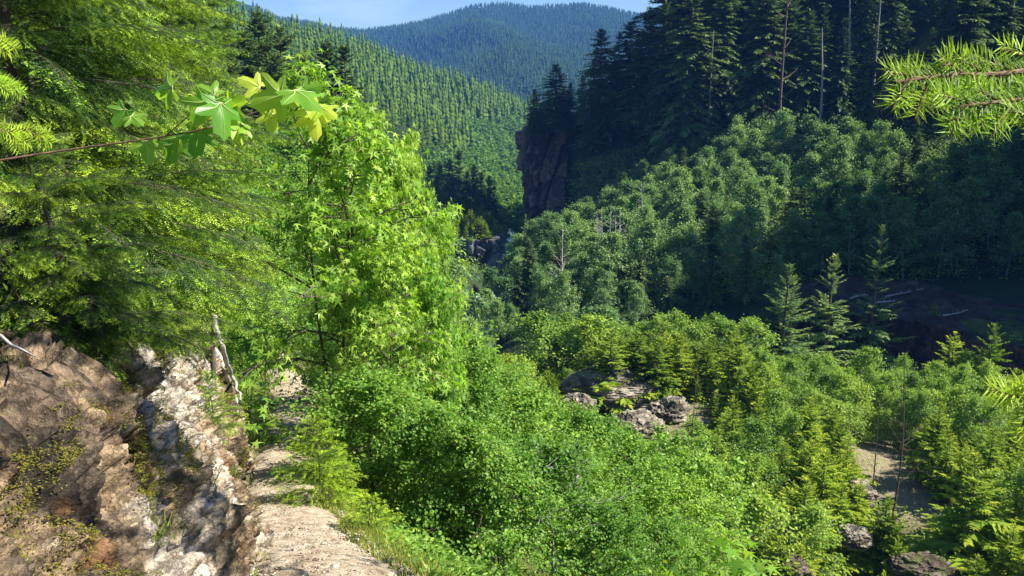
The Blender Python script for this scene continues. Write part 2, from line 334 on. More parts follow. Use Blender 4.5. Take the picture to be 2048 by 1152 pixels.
# ------------------------------------------------------------------ ground sheet
def ground_mat():
    m, t = newmat('forest_floor'); g = nd(t, 'ShaderNodeNewGeometry'); mp = nd(t, 'ShaderNodeMapping'); t.links.new(g.outputs['Position'], mp.inputs[0])
    n = nd(t, 'ShaderNodeTexNoise'); n.inputs['Scale'].default_value = .22; n.inputs['Detail'].default_value = 8; n.inputs['Roughness'].default_value = .65
    n2 = nd(t, 'ShaderNodeTexNoise'); n2.inputs['Scale'].default_value = 4; n2.inputs['Detail'].default_value = 8; n2.inputs['Roughness'].default_value = .7
    for q in (n, n2): t.links.new(mp.outputs[0], q.inputs[0])
    at_ = nd(t, 'ShaderNodeAttribute', attribute_name='tint'); ap = nd(t, 'ShaderNodeAttribute', attribute_name='tip')
    c = ramp(t, n.outputs[0], [(.35, (.035, .055, .015)), (.5, (.07, .09, .022)), (.62, (.13, .11, .05)), (.72, (.20, .16, .09))])
    c = mixc(t, at_.outputs['Fac'], c, (.23, .19, .12)); c = mixc(t, ap.outputs['Fac'], c, (.022, .042, .016))
    v = ramp(t, n2.outputs[0], [(.3, .5), (.7, 1.3)]); c = mixc(t, 1., c, v, 'MULTIPLY')
    p = nd(t, 'ShaderNodeBsdfPrincipled'); p.inputs['Roughness'].default_value = 1; p.inputs['Specular IOR Level'].default_value = .1; t.links.new(c, p.inputs[0])
    bp = nd(t, 'ShaderNodeBump'); bp.inputs['Strength'].default_value = .7; bp.inputs['Distance'].default_value = .1; t.links.new(n2.outputs[0], bp.inputs['Height']); t.links.new(bp.outputs[0], p.inputs['Normal'])
    o = nd(t, 'ShaderNodeOutputMaterial'); t.links.new(p.outputs[0], o.inputs[0]); return m
A = np.radians(np.concatenate([np.linspace(-180, -46, 40)[:-1], np.linspace(-46, 46, 520), np.linspace(46, 180, 40)[1:]]))
RR = np.concatenate([np.linspace(.02, 3, 24)[:-1], np.exp(np.linspace(math.log(3), math.log(3300), 430))])
AA, RG = np.meshgrid(A, RR, indexing='ij'); GX = np.sin(AA)*RG; GY = np.cos(AA)*RG; GZ = ground(GX, GY)
def bare(X, Y):      # where soil and sand show
    f = X*0
    for px, py, Y0, r in ((1780, 800, 62, 7), (1830, 870, 54, 6), (1455, 718, 80, 4), (1290, 790, 68, 8), (1230, 860, 56, 4), (930, 660, 128, 5), (925, 590, 150, 7), (1800, 1080, 42, 5), (1480, 540, 133, 6)):
        q = at(px, py, Y0); f = np.maximum(f, 1-ss(.5, 1, np.hypot(X-q.x, (Y-q.y)*.8)/r))
    return f
mb = MB(); grid(mb, xyz(GX, GY, GZ), bare(GX, GY), np.maximum(ss(300, 420, RG), ss(-12, 2, GX*.768+(GY-190)*.64)*(GX > 0)*(GY > 100)+.8*ss(3, 7, GY-np.interp(GX, [-9, 0, 30, 75, 160], [112, 100, 92, 80, 66]))*(GX > -30)*(GX < 38)*(GY < 300)).clip(0, 1))
o = link('ground', mb.mesh('ground', ground_mat(), True)); tag(o, kind='structure')
# river
mb = MB(); n = 90; sgl = np.linspace(0, 1, n); cum = np.r_[0, np.cumsum(np.hypot(*np.diff(RIVER, axis=0).T))]; L = cum/cum[-1]
cx, cy = np.interp(sgl**1.5, L, RIVER[:, 0]), np.interp(sgl**1.5, L, RIVER[:, 1]); tx, ty = np.gradient(cx), np.gradient(cy); tl = np.hypot(tx, ty)
w = np.linspace(-7, 7, 15); V = xyz(cx[:, None]-ty[:, None]/tl[:, None]*w, cy[:, None]+tx[:, None]/tl[:, None]*w, river_z(cy)[:, None]+0*w)
V[..., 2] += fbm(V.reshape(-1, 3)*.8, 3, 4).reshape(n, 15)*.12
grid(mb, V)
m, t = newmat('river_water'); g = nd(t, 'ShaderNodeNewGeometry'); nn = nd(t, 'ShaderNodeTexNoise'); nn.inputs['Scale'].default_value = .9; nn.inputs['Detail'].default_value = 7; t.links.new(g.outputs['Position'], nn.inputs[0])
c = ramp(t, nn.outputs[0], [(.44, (.10, .15, .15)), (.56, (.75, .8, .82))]); p = nd(t, 'ShaderNodeBsdfPrincipled'); t.links.new(c, p.inputs[0]); p.inputs['Roughness'].default_value = .3
bp = nd(t, 'ShaderNodeBump'); bp.inputs['Distance'].default_value = .2; t.links.new(nn.outputs[0], bp.inputs['Height']); t.links.new(bp.outputs[0], p.inputs['Normal'])
oo = nd(t, 'ShaderNodeOutputMaterial'); t.links.new(p.outputs[0], oo.inputs[0])
tag(link('river', mb.mesh('river', m, True)), kind='structure')
# the trail
M_TRAIL = rock_mat('trail_gravel', [(.28, (.19, .14, .09)), (.44, (.34, .265, .175)), (.56, (.46, .38, .275)), (.7, (.54, .46, .35))], 7, bump=.6, cracks=0.)
ys = np.linspace(-3, 34, 620); wv = np.linspace(-1, 1, 44); xc_ = np.interp(ys, TY, TX); hw = .52+.1*fbm(xyz(ys*.7, ys*0, ys*0), 3, 3)
V = xyz(xc_[:, None]+wv*hw[:, None]*1.25, ys[:, None]+0*wv, np.interp(ys, TY, TZ)[:, None]+0*wv)
zz = .018*fbm(V.reshape(-1, 3)*5, 4, 8)+.012*np.abs(fbm(V.reshape(-1, 3)*16, 3, 9)); V[..., 2] += zz.reshape(V.shape[:2])+.05-.16*np.abs(wv)**3
mb = MB(); grid(mb, V, .5); tag(link('path', mb.mesh('path', M_TRAIL, True)), kind='structure')
# loose stones on the trail and at its edges: too many to count
rs = np.random.RandomState(3)
ICO = None
def icov():
    global ICO
    if ICO is None:
        import bmesh
        b = bmesh.new(); bmesh.ops.create_icosphere(b, subdivisions=1, radius=1)
        ICO = (np.array([v.co[:] for v in b.verts]), np.array([[v.index for v in f.verts] for f in b.faces])); b.free()
    return ICO
def stones(mb, P, r, rs):
    v, f = icov(); n = len(P); k = len(v)
    V = v[None]*(1+.35*(rs.rand(n, k, 1)-.5))*np.stack([r*(.7+.6*rs.rand(n)), r*(.7+.6*rs.rand(n)), r*(.4+.4*rs.rand(n))], 1)[:, None]
    V = rotz(V, rs.rand(n, 1)*6.3)+P[:, None]
    F = (f[None]+(np.arange(n)*k)[:, None, None]).reshape(-1, 3); mb.add(V.reshape(-1, 3), F, np.repeat(rs.rand(n), k))
n = 16000; y = 3+rs.rand(n)**1.6*17; side = rs.rand(n); off = np.where(side < .5, rs.uniform(-.7, .7, n), np.where(side < .75, .5+rs.rand(n)*.5, -.45-rs.rand(n)*.3))
x = np.interp(y, TY, TX)+off; P = xyz(x, y, np.maximum(ground(x, y)+.01, np.where(np.abs(off) < .56, np.interp(y, TY, TZ)+.052-.16*np.abs(off/.65)**3, -99))); mb = MB(); stones(mb, P, np.where(rs.rand(n) < .9, .004+.009*rs.rand(n), .010+.018*rs.rand(n)**2), rs)
M_STONE = rock_mat('pale_stone', [(.3, (.20, .15, .10)), (.5, (.37, .30, .21)), (.7, (.52, .46, .37))], 6, bump=.3)
tag(link('gravel', mb.mesh('gravel', M_STONE)), 'loose pale gravel scattered over the trail', 'gravel', kind='stuff')

# ------------------------------------------------------------------ rock face beside the trail
ys = .3+12.6*np.linspace(0, 1, 860)**1.35; js = np.linspace(0, 1, 500)
YY, JJ = np.meshgrid(ys, js, indexing='ij')
m_ = np.interp(YY, [0, 3, 7, 11], [1.5, 1.7, 2.4, 4.5]); H_ = np.interp(YY, [0, 3, 5, 7, 9, 11.8], [1.15, 1.15, 1.35, 1.75, 2.2, 2.45])
u1 = H_/m_; len1 = np.hypot(u1, H_); L_ = len1+3.0; dd = JJ*L_*1.0-.25
uu = np.where(dd < len1, dd/len1*u1, u1+(dd-len1)/math.hypot(1, .38)); hh = np.where(dd < len1, dd/len1*H_, H_+(dd-len1)*.38/math.hypot(1, .38))
rnd = ss(11.6, 12.9, YY)                       # the end of the outcrop curls back into the slope
XX = np.interp(YY, TY, TX)-.66-uu-rnd**2*1.2*np.clip(.4+hh*.6, 0, 2); ZZ = np.interp(YY, TY, TZ)+hh-.1-rnd*.3
base = xyz(XX, YY, ZZ); du = np.gradient(base, axis=0); dv = np.gradient(base, axis=1); NN = nrm(np.cross(dv, du)); NN *= np.sign((NN[..., 0:1]+NN[..., 2:3])+1e-6)
P = base.reshape(-1, 3)
# ribs run down the face from upper left to lower right
rib = xyz(P[:, 1]*1.5+P[:, 2]*.7+P[:, 0]*.3, P[:, 2]*.35, P[:, 0]*.25)
q = rib+fbm(P*1.3, 3, 90)[:, None]*.35
d1, d2, idv = worley(xyz(q[:, 0]*1.9, q[:, 1]*1.5, q[:, 2]), 5)
d1b, d2b, idb = worley(xyz(P[:, 1]*4.2+P[:, 2]*2.2, P[:, 2]*2.4, P[:, 0]*2.)+fbm(P*4, 2, 77)[:, None]*.4, 9)
crack = 1-ss(.0, .09, d2-d1); crackb = 1-ss(.0, .08, d2b-d1b)
f1, e1, id1 = facets(xyz(q[:, 0]*1.9, q[:, 1]*1.5, q[:, 2]), 5, .45); f2, e2, id2 = facets(xyz(P[:, 1]*3.6+P[:, 2]*1.8, P[:, 2]*2., P[:, 0]*2.)+fbm(P*3, 2, 77)[:, None]*.3, 9); f3, e3, id3 = facets(P*np.array([9, 8, 6.])+fbm(P*6, 2, 78)[:, None]*.3, 10); f4, e4, id4 = facets(P*np.array([24, 22, 17.])+fbm(P*12, 2, 79)[:, None]*.3, 11)
disp = .17*ridged(rib*.8, 3, 14)+.11*f1+.10*f2+.055*f3+.018*f4-.07*crack-.025*crackb-.012*(1-ss(0, .12, e3))+.022*fbm(P*9, 4, 15)+.03*ridged(P*3.1, 3, 19)+.012*fbm(P*34, 2, 23)
disp = disp+.05*np.abs(fbm(P*6.5, 3, 61))-.05*(1-ss(0, .12, worley(P*np.array([4, 7, 5])+fbm(P*5, 2, 31)[:, None]*.5, 29)[1]-worley(P*np.array([4, 7, 5])+fbm(P*5, 2, 31)[:, None]*.5, 29)[0]))+.10*ss(.62, .75, vnoise(P*.9, 33)*.5+.5)
soil = ss(0, .5, (dd-len1).ravel()+.25*fbm(P*1.2, 2, 88)); disp = disp*(1-.75*soil)
V = base+NN*disp.reshape(YY.shape)[..., None]
# small rim blocks where the face meets the trail
mb = MB(); bed = np.clip(.5*idv+.35*idb+.25+.35*fbm(P*.8, 2, 44), 0, 1); gap = np.clip(crack*.7+crackb*.35, 0, 1)*np.clip(.5+fbm(P*2, 2, 3), 0, 1)
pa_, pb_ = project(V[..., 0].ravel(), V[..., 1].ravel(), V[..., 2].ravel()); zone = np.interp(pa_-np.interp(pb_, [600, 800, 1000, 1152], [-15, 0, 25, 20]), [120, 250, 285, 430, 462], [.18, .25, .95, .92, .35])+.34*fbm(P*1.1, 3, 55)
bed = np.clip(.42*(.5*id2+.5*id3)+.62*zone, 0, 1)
zmk = 0*pa_
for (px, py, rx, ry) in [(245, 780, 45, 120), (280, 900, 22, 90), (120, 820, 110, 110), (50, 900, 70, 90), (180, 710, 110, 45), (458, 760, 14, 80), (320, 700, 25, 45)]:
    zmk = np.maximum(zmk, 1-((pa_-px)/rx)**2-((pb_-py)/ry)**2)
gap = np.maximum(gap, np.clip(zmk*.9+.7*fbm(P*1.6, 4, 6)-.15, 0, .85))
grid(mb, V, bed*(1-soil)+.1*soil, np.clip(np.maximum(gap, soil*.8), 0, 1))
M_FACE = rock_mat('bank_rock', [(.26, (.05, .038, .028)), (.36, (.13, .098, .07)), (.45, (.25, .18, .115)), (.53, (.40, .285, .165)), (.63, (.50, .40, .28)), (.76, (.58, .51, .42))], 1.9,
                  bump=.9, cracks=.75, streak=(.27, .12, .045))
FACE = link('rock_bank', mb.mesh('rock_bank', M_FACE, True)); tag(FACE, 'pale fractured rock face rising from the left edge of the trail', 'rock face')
def face_pt(y, j):   # a point on the face and its normal
    i = int(np.clip((y-.3)/12.6*619, 0, 619)); k = int(np.clip(j, 0, 1)*419); return V_face[i, k], NN[i, k]
V_face = V; FD = dd
FS = V_face[::3, ::3].reshape(-1, 3); FN = NN[::3, ::3].reshape(-1, 3); FA, FB = project(FS[:, 0], FS[:, 1], FS[:, 2])
def face_pick(px, py):
    """the point of the face seen at a pixel"""
    e = np.where(FS[:, 1] > .8, (FA-px)**2+(FB-py)**2+FS[:, 1]*3, 1e9); k = int(np.argmin(e)); return FS[k], FN[k]
# hanging moss on the face
rs = np.random.RandomState(5); mb = MB(); fp = V_face.reshape(-1, 3); fn = NN.reshape(-1, 3); a_, b_ = project(fp[:, 0], fp[:, 1], fp[:, 2])
zm = 0*a_
for (px, py, rx, ry) in [(250, 740, 40, 80), (235, 820, 34, 70), (272, 890, 22, 80), (290, 960, 12, 50), (150, 790, 60, 60), (90, 850, 70, 50), (60, 930, 60, 50), (180, 710, 90, 40), (130, 900, 40, 40), (30, 1000, 50, 40), (458, 780, 12, 60), (320, 700, 25, 40), (400, 690, 60, 25)]:
    zm = np.maximum(zm, 1-((a_-px)/rx)**2-((b_-py)/ry)**2)
pr = np.clip(zm*.6+.55*fbm(fp*2.2, 4, 6)-.05, 0, 1)*(zm > -.6)*(fp[:, 1] > .8)*((dd-len1).ravel() < .25)*(fp[:, 1] < 12.2)
k = rs.choice(len(fp), 240000, p=pr/pr.sum()); nn_ = fn[k]; Pm = fp[k]+nn_*.004+rs.randn(len(k), 3)*.012
pm_ = 1; leaves(mb, Pm+nn_*.006, nn_*.95+np.array([0, 0, -.6])+rs.randn(len(k), 3)*.4, nn_+.3*rs.randn(len(k), 3), .005+.010*rs.rand(len(k)), .0035+.003*rs.rand(len(k)), .2, rs.rand(len(k)), rs.rand(len(k))**2*.8, rs=rs)
link('moss', mb.mesh('moss', M_MOSS), FACE)
# ------------------------------------------------------------------ plant builders
def conifer(H, Rb, nb, ns, seed, start=.06, up=.25, droop=.5, irr=.3, sl=.30, sw=.32, trunk=.012, leafM=None, barkM=None, shape=.85, clump=0., dead=0.):
    """trunk and crown meshes; a branch is a curved axis carrying flat folded sprays"""
    rs = np.random.RandomState(seed); UP = np.array([0, 0, 1.])
    bend = (rs.rand(2)-.5)*.04*H
    def axis(z): tt = z/H; return np.stack([bend[0]*tt**2, bend[1]*tt**2, z], -1)
    t = np.sort(start+(1-start)*rs.rand(nb)**1.0*.985); z = t*H
    env = (1-t)**shape*np.clip((t-start)/.06+.55, 0, 1)
    if clump: env *= 1+clump*(vnoise(np.stack([t*11, t*0, t*0], 1), seed))
    Lb = (Rb*env+.012*H)*(1+irr*(rs.rand(nb)*2-1)); az = np.arange(nb)*2.39996+rs.rand(nb)*.9
    rad = np.stack([np.cos(az), np.sin(az), az*0], 1); lat = np.stack([-np.sin(az), np.cos(az), az*0], 1)
    u0 = up+(.9*t**3)+.15*rs.randn(nb)
    def bp(f): return axis(z)[:, None]+rad[:, None]*(Lb[:, None, None]*f[..., None])+UP*((u0[:, None]*f-droop*f**2*(1-t[:, None]*.7))*Lb[:, None])[..., None]
    mt = MB(); K = 10; zt = np.linspace(-.03*H, H*.985, K)
    tubes(mt, axis(zt)[None], (trunk*H*(1-np.linspace(0, 1, K))**.8+.0012*H)[None], 7)
    F5 = np.broadcast_to(np.linspace(0, .9, 5), (nb, 5)); tubes(mt, bp(F5), (.0035*H*(Lb/Rb)**.5)[:, None]*np.array([1, .8, .55, .35, .15]), 3)
    if dead:
        nd_ = int(dead); zd = H*(.04+rs.rand(nd_)*start*1.0); ad = rs.rand(nd_)*6.28; Ld = .35*Rb*(.4+rs.rand(nd_))
        D = np.stack([np.cos(ad), np.sin(ad), -.1+.2*rs.rand(nd_)], 1); ff = np.linspace(0, 1, 3)
        tubes(mt, axis(zd)[:, None]+D[:, None]*Ld[:, None, None]*ff[None, :, None], np.tile(np.array([[.0025, .0018, .0006]])*H, (nd_, 1)), 3)
    mc = MB(); f = .12+.88*(np.arange(ns)+rs.rand(nb, ns))/ns; B = bp(f); B2 = bp(np.clip(f+.03, 0, 1.1)); T = nrm(B2-B)
    for sgn in (-1, 1):
        l = Lb[:, None]*sl*(1.15-f)**.7*(.6+.8*rs.rand(nb, ns))+.012*H*.6
        D = T*.75+lat[:, None]*sgn*.9+UP*(-.28*rs.rand(nb, ns, 1))+.18*rs.randn(nb, ns, 3)
        N = np.broadcast_to(UP, D.shape)+.35*rs.randn(nb, ns, 3)
        leaves(mc, (B-D*l[..., None]*.08).reshape(-1, 3), D.reshape(-1, 3), N.reshape(-1, 3), l.ravel(), l.ravel()*sw*(.7+.6*rs.rand(nb*ns)), .3, rs.rand(nb*ns), (f**3*.9*rs.rand(nb, ns)).ravel(), rs=rs)
    # tips and leader
    leaves(mc, bp(np.full((nb, 1), .85))[:, 0], T[:, -1]+UP*.1, UP+.2*rs.randn(nb, 3), Lb*.25+.01*H, (Lb*.25+.01*H)*sw, .3, rs.rand(nb), .6*rs.rand(nb), rs=rs)
    k = 12; zz = H*(.93+.07*rs.rand(k)); a = rs.rand(k)*6.28
    leaves(mc, axis(zz), np.stack([np.cos(a)*.7, np.sin(a)*.7, .6+0*a], 1), np.tile(UP, (k, 1)), .03*H, .012*H, .3, rs.rand(k), .6, rs=rs)
    return ('tree', [('trunk', mt.mesh('trunk', barkM or M_BARK, True)), ('crown', mc.mesh('crown', leafM))])
def one_mesh_conifer(H, Rb, nb, ns, seed, mats, **kw):
    p = conifer(H, Rb, nb, ns, seed, leafM=mats[0], **kw)
    return p
def broadleaf(H, Rc, nleaf, seed, ls, leafM, barkM=None, stems=1, base=.18, limbs=26, flat=.0, leafkind='alder', trunk=.018, twigs=9, droop=.35, spread=1.0, top=.75):
    rs = np.random.RandomState(seed); UP = np.array([0, 0, 1.]); mt = MB(); mc = MB(); Pl = []; Dl = []; Ol = []
    for s_ in range(stems):
        a0 = s_*6.28/max(stems, 1)+rs.rand(); lean = (0 if stems == 1 or (leafkind == 'maple' and s_ == 0) else .35*Rc*(.5+rs.rand())); hs = H*(1 if s_ == 0 else .75+.25*rs.rand())
        wob = rs.randn(4)*.03*H
        def ax(t): t = np.asarray(t); return np.stack([lean*math.cos(a0)*t+wob[0]*np.sin(t*3)+wob[1]*t*t, lean*math.sin(a0)*t+wob[2]*np.sin(t*2.6)+wob[3]*t*t, t*hs], -1)
        tt = np.linspace(-.04, 1, 12); tubes(mt, ax(tt)[None], (trunk*H/math.sqrt(stems)*(1.02-tt)**.9)[None], 8)
        nl = limbs//stems; t = base+(1-base)*((np.arange(nl)+rs.rand(nl))/nl)**.85*.97; az = np.arange(nl)*2.4+rs.rand(nl)*.8+a0
        tn = (t-base)/(1-base); env = np.sin(np.clip(tn*(1-.12)+.12, 0, 1)**top*math.pi)**.6; env = np.maximum(env, .30)
        Lb = Rc*env*(.75+.45*rs.rand(nl)); el = .35+.9*tn+.2*rs.randn(nl)
        rad = np.stack([np.cos(az)*np.cos(el), np.sin(az)*np.cos(el), np.sin(el)], 1)*spread
        ff = np.linspace(0, 1, 6); side = nrm(np.cross(rad, UP)); sw = rs.randn(nl, 1, 1)*.12
        lp = ax(t)[:, None]+Lb[:, None, None]*(rad[:, None]*ff[None, :, None]+side[:, None]*sw*np.sin(ff*3)[None, :, None]-UP*(.22*ff**2)[None, :, None])
        tubes(mt, lp, (trunk*H*.33*(Lb/Rc)**.5)[:, None]*(1.05-ff)[None]**.8, 5)
        fb = .2+.8*rs.rand(nl, twigs); i0 = np.clip((fb*5).astype(int), 0, 4); w = (fb*5-i0)[..., None]
        bs = np.take_along_axis(lp, i0[..., None], 1)*(1-w)+np.take_along_axis(lp, i0[..., None]+1, 1)*w
        dr = nrm(rad[:, None]*.7+rs.randn(nl, twigs, 3)*np.array([.75, .75, .45])); tl = (Lb[:, None]*.34*(.5+rs.rand(nl, twigs)))
        q = np.linspace(0, 1, 4); tp = bs[:, :, None]+dr[:, :, None]*tl[..., None, None]*q[None, None, :, None]-UP*(tl[..., None, None]*.18*(q**2)[None, None, :, None])
        tubes(mt, tp.reshape(-1, 4, 3), np.tile((.0022*H*np.array([1, .8, .5, .2]))[None], (nl*twigs, 1)), 3)
        Pl.append(tp.reshape(-1, 4, 3)); Dl.append(dr.reshape(-1, 3)); Ol.append(np.repeat(ax(t), twigs, 0))
    tp = np.concatenate(Pl); dr = np.concatenate(Dl); oc = np.concatenate(Ol); nt_ = len(tp)
    k = rs.randint(0, nt_, nleaf); f = rs.rand(nleaf)**(.42 if leafkind == 'alder' else .28)*2.999; i = np.clip(f.astype(int), 0, 2); w = (f-i)[:, None]
    P = tp[k, i]*(1-w)+tp[k, i+1]*w+rs.randn(nleaf, 3)*ls*.9
    out = nrm(P-oc[k]); D = out*.5+rs.randn(nleaf, 3)*.55+np.array([0, 0, -droop]); N = UP+out*.5+rs.randn(nleaf, 3)*.45
    sz = ls*(.65+.6*rs.rand(nleaf)); r = np.linalg.norm((P-np.array([0, 0, H*.5]))*np.array([1/Rc, 1/Rc, .6/Rc]), axis=1)
    if leafkind == 'alder': leaves(mc, P, D, N, sz, sz*.72, .3, rs.rand(nleaf), np.clip(rs.rand(nleaf)*1.2-.45, 0, 1), rs=rs)
    else: palmate(mc, P, D, N, sz, rs)
    return ('tree', [('trunk', mt.mesh('trunk', barkM or M_BARK, True)), ('crown', mc.mesh('crown', leafM))])
LOBES = [(-150, .32), (-128, .62), (-112, .50), (-100, .34), (-82, .70), (-70, .84), (-62, .72), (-45, .42), (-20, .80), (-8, .86), (0, 1.0), (8, .86), (20, .80), (45, .42), (62, .72), (70, .84), (82, .70), (100, .34), (112, .50), (128, .62), (150, .32)]
LOBES_S = [(-135, .55), (-100, .22), (-66, .9), (-36, .24), (0, 1.05), (36, .24), (66, .9), (100, .22), (135, .55)]
def palmate(mb, P, D, N, L, rs, lobes=LOBES_S, rings=1, cup=.35, tip=None, tint=None):
    n = len(P); D = nrm(D); X_ = nrm(np.cross(D, N)); N = np.cross(X_, D); L = np.broadcast_to(L, (n,))
    th = np.radians([a for a, _ in lobes]); rr = np.array([b for _, b in lobes]); K = len(th)
    cupn = cup*(.5+rs.rand(n)); vs = [P]
    for q in range(1, rings+1):
        f = q/rings; r = rr*f if rings == 1 else (rr*f if q == rings else (.34+.0*rr)*f*2*np.minimum(1, rr*1.1)**.5)
        for j in range(K):
            x = math.sin(th[j])*r[j]; y = math.cos(th[j])*r[j]; d = (x*x+y*y)
            zz = -cupn*d+.10*math.cos(th[j]*5)*r[j]
            vs.append(P+L[:, None]*(D*(y*.95+.12)+X_*x)+N*(L*zz)[:, None])
    V = np.stack(vs, 1); m = V.shape[1]; o = (np.arange(n)*m)[:, None]; F = []
    tri = np.array([[0, j+1, j+2] for j in range(K-1)]); F3 = (o[:, :, None]+tri[None]).reshape(-1, 3)
    tn = rs.rand(n) if tint is None else tint; tpv = np.clip(rs.rand(n)*1.3-.5, 0, 1) if tip is None else tip
    mb.add(V.reshape(-1, 3), F3, np.repeat(np.broadcast_to(tn, (n,)), m), np.repeat(np.broadcast_to(tpv, (n,)), m))
    if rings > 1:
        for q in range(1, rings):
            a0 = 1+(q-1)*K; b0 = 1+q*K; qd = np.array([[a0+j, b0+j, b0+j+1, a0+j+1] for j in range(K-1)])
            mb.f[4].append((o[:, :, None]+qd[None]).reshape(-1, 4)+(mb.n-len(V)*m)); mb.m[4].append(np.zeros(n*(K-1), np.int32))
def needles(mb, P0, D0, Lt, sag, sp, nl, nw, rs, flat=True, newfrac=.35, up=None, tipall=None, wt=None, face=None):
    """needles along many little twigs; the last stretch of every twig is this year's pale growth"""
    n = len(P0); cnt = np.maximum((Lt/sp).astype(int), 3); k = np.repeat(np.arange(n), cnt); st = np.concatenate([[0], np.cumsum(cnt)[:-1]])
    f = (np.arange(len(k))-st[k]+rs.rand(len(k))*.6)/cnt[k]; D = nrm(D0)[k]; UP = np.array([0, 0, 1.])
    P = P0[k]+D*(f*Lt[k])[:, None]-UP*(sag*f**2*Lt[k])[:, None]; D = nrm(D-UP*(2*sag*f)[:, None])
    S_ = nrm(np.cross(D, (UP if face is None else (face[k] if np.ndim(face) == 2 and len(face) == n else face))+.01)); Nn = np.cross(S_, D)
    if flat:
        sd_ = np.where(np.arange(len(k)) % 2, 1., -1.)[:, None]; nd_ = D*(.45+.25*f[:, None])+S_*sd_+Nn*(.15+.25*rs.randn(len(k), 1))
        N = Nn+.25*rs.randn(len(k), 3)
    else:
        a = rs.rand(len(k))*6.283; a = np.where(rs.rand(len(k)) < .6, np.abs(a-3.14)*.9+.15, a)
        rd = S_*np.cos(a)[:, None]+Nn*np.sin(a)[:, None]; nd_ = D*(.55+.3*rs.rand(len(k), 1)+.5*(f[:, None] > .93))+rd; N = Nn+rd*.3
    l = nl*(.75+.4*rs.rand(len(k)))*np.clip(1.25-f*.45, .5, 1)
    tip = np.clip((f-(1-newfrac))/.12, 0, 1)*(.6+.4*rs.rand(len(k)))
    if wt is not None: tip = tip*wt[k]
    if tipall is not None: tip = np.maximum(tip*0, tipall[k]*(.75+.25*rs.rand(len(k))))
    if wt is not None: l = l*(1+.45*tip); nw = nw*(1+.8*tip)
    leaves(mb, P, nd_, N, l, nw, .2, rs.rand(len(k)), tip, rs=rs, mid=.4)
def hemlock_branch(L, seed, nl=.023, nw=.0075, sp=.0085):
    rs = np.random.RandomState(seed); mc = MB(); mw = MB(); UP = np.array([0, 0, 1.])
    def ax(f): f = np.asarray(f); return np.stack([L*f, .08*L*np.sin(f*4+seed), L*(.10*f-.42*f**2)], -1)
    ff = np.linspace(0, 1, 10); tubes(mw, ax(ff)[None], (.011*L/2.4*(1.05-ff)**.9)[None], 5)
    n1 = int(30*L); f = .12+.88*np.sort(rs.rand(n1)); sd_ = np.where(np.arange(n1) % 2, 1., -1.); B = ax(f); T = nrm(ax(np.clip(f+.01, 0, 2))-B)
    l1 = L*.36*(1.08-f)**.75*(.55+.7*rs.rand(n1)); D1 = nrm(T*.8+np.array([0, 1., 0])*sd_[:, None]*(.85+.3*rs.rand(n1, 1))+.12*rs.randn(n1, 3)-UP*.15); sag = .30
    q = np.linspace(0, 1, 5); tw = B[:, None]+D1[:, None]*l1[:, None, None]*q[None, :, None]-UP*(sag*l1[:, None]*q**2)[..., None]; tubes(mw, tw, np.tile((.0035*np.array([1, .8, .6, .4, .2]))[None], (n1, 1)), 3)
    needles(mc, B, D1, l1, sag, sp, nl, nw, rs, newfrac=.3, wt=ss(.1, .6, f)*rs.rand(n1)**.3)
    m2 = np.maximum((l1*26).astype(int), 2); k = np.repeat(np.arange(n1), m2); g = .15+.8*rs.rand(len(k)); s2 = np.where(np.arange(len(k)) % 2, 1., -1.)
    P2 = B[k]+D1[k]*(l1[k]*g)[:, None]-UP*(sag*l1[k]*g**2)[:, None]; T1 = nrm(D1[k]-UP*(2*sag*g)[:, None]); S1 = nrm(np.cross(T1, UP))
    D2 = nrm(T1*.8+S1*s2[:, None]*.8-UP*.15+.15*rs.randn(len(k), 3)); l2 = l1[k]*.42*(1.1-g)*(.5+rs.rand(len(k)))+.04
    needles(mc, P2, D2, l2, .25, sp, nl, nw, rs, newfrac=.4, wt=(ss(.1, .6, f[k])*ss(.1, .6, g+.3*f[k])*rs.rand(len(k))**.3))
    return mw.mesh('branch', M_BARK), mc.mesh('needles', M_HEM)

# ---- prototypes
def named(p, nm): return (nm, p[1])
GIANT = [named(conifer(40, 5.8+.8*(i % 3), 250, 17, 100+i, start=.13+.05*(i % 3), up=-.05, droop=.45, irr=.5, sl=.30, sw=.36, trunk=.010, leafM=M_DARKCON, shape=.62, clump=.35, dead=30), 'old_conifer') for i in range(5)]
HILLC = [named(conifer(20, 2.6+.3*(i % 3), 64, 6, 120+i, start=.08, up=.05, droop=.45, irr=.35, sl=.42, sw=.42, trunk=.010, leafM=M_HILL, shape=.75), 'hill_conifer') for i in range(4)]
YOUNG = [named(conifer(5, 1.45+.25*(i % 2), 110, 14, 140+i, start=.02, up=.40, droop=.35, irr=.4, sl=.38, sw=.32, leafM=M_YOUNG, shape=.9, clump=.25), 'young_conifer') for i in range(5)]
SPRUCE = [named(conifer(9, 1.9, 120, 15, 150+i, start=.05, up=.35, droop=.3, irr=.35, sl=.28, sw=.26, leafM=leaf_mat('spruce_needles', (.04, .085, .02), (.08, .14, .035), (.20, .24, .05), .25, .6, .2), shape=.95, clump=.3), 'spruce') for i in range(2)]
ALDERN = [named(broadleaf(6, 2.9+.3*(i % 2), 9500, 200+i, .15, M_ALDER, stems=1+(i % 3), limbs=34, twigs=9, base=.15, trunk=.010), 'alder') for i in range(4)]
ALDERV = [named(broadleaf(5, 1.9, 3800, 220+i, .155, M_ALDERF, stems=1+(i % 2), limbs=24, twigs=8, base=.12, trunk=.011, barkM=M_PALE), 'valley_alder') for i in range(4)]
ALDERS = [named(broadleaf(13, 4.2, 6800, 240+i, .34, M_SLOPE, stems=1+(i % 2), limbs=34, twigs=9, base=.22, trunk=.011, barkM=M_PALE, top=.6), 'slope_alder') for i in range(4)]
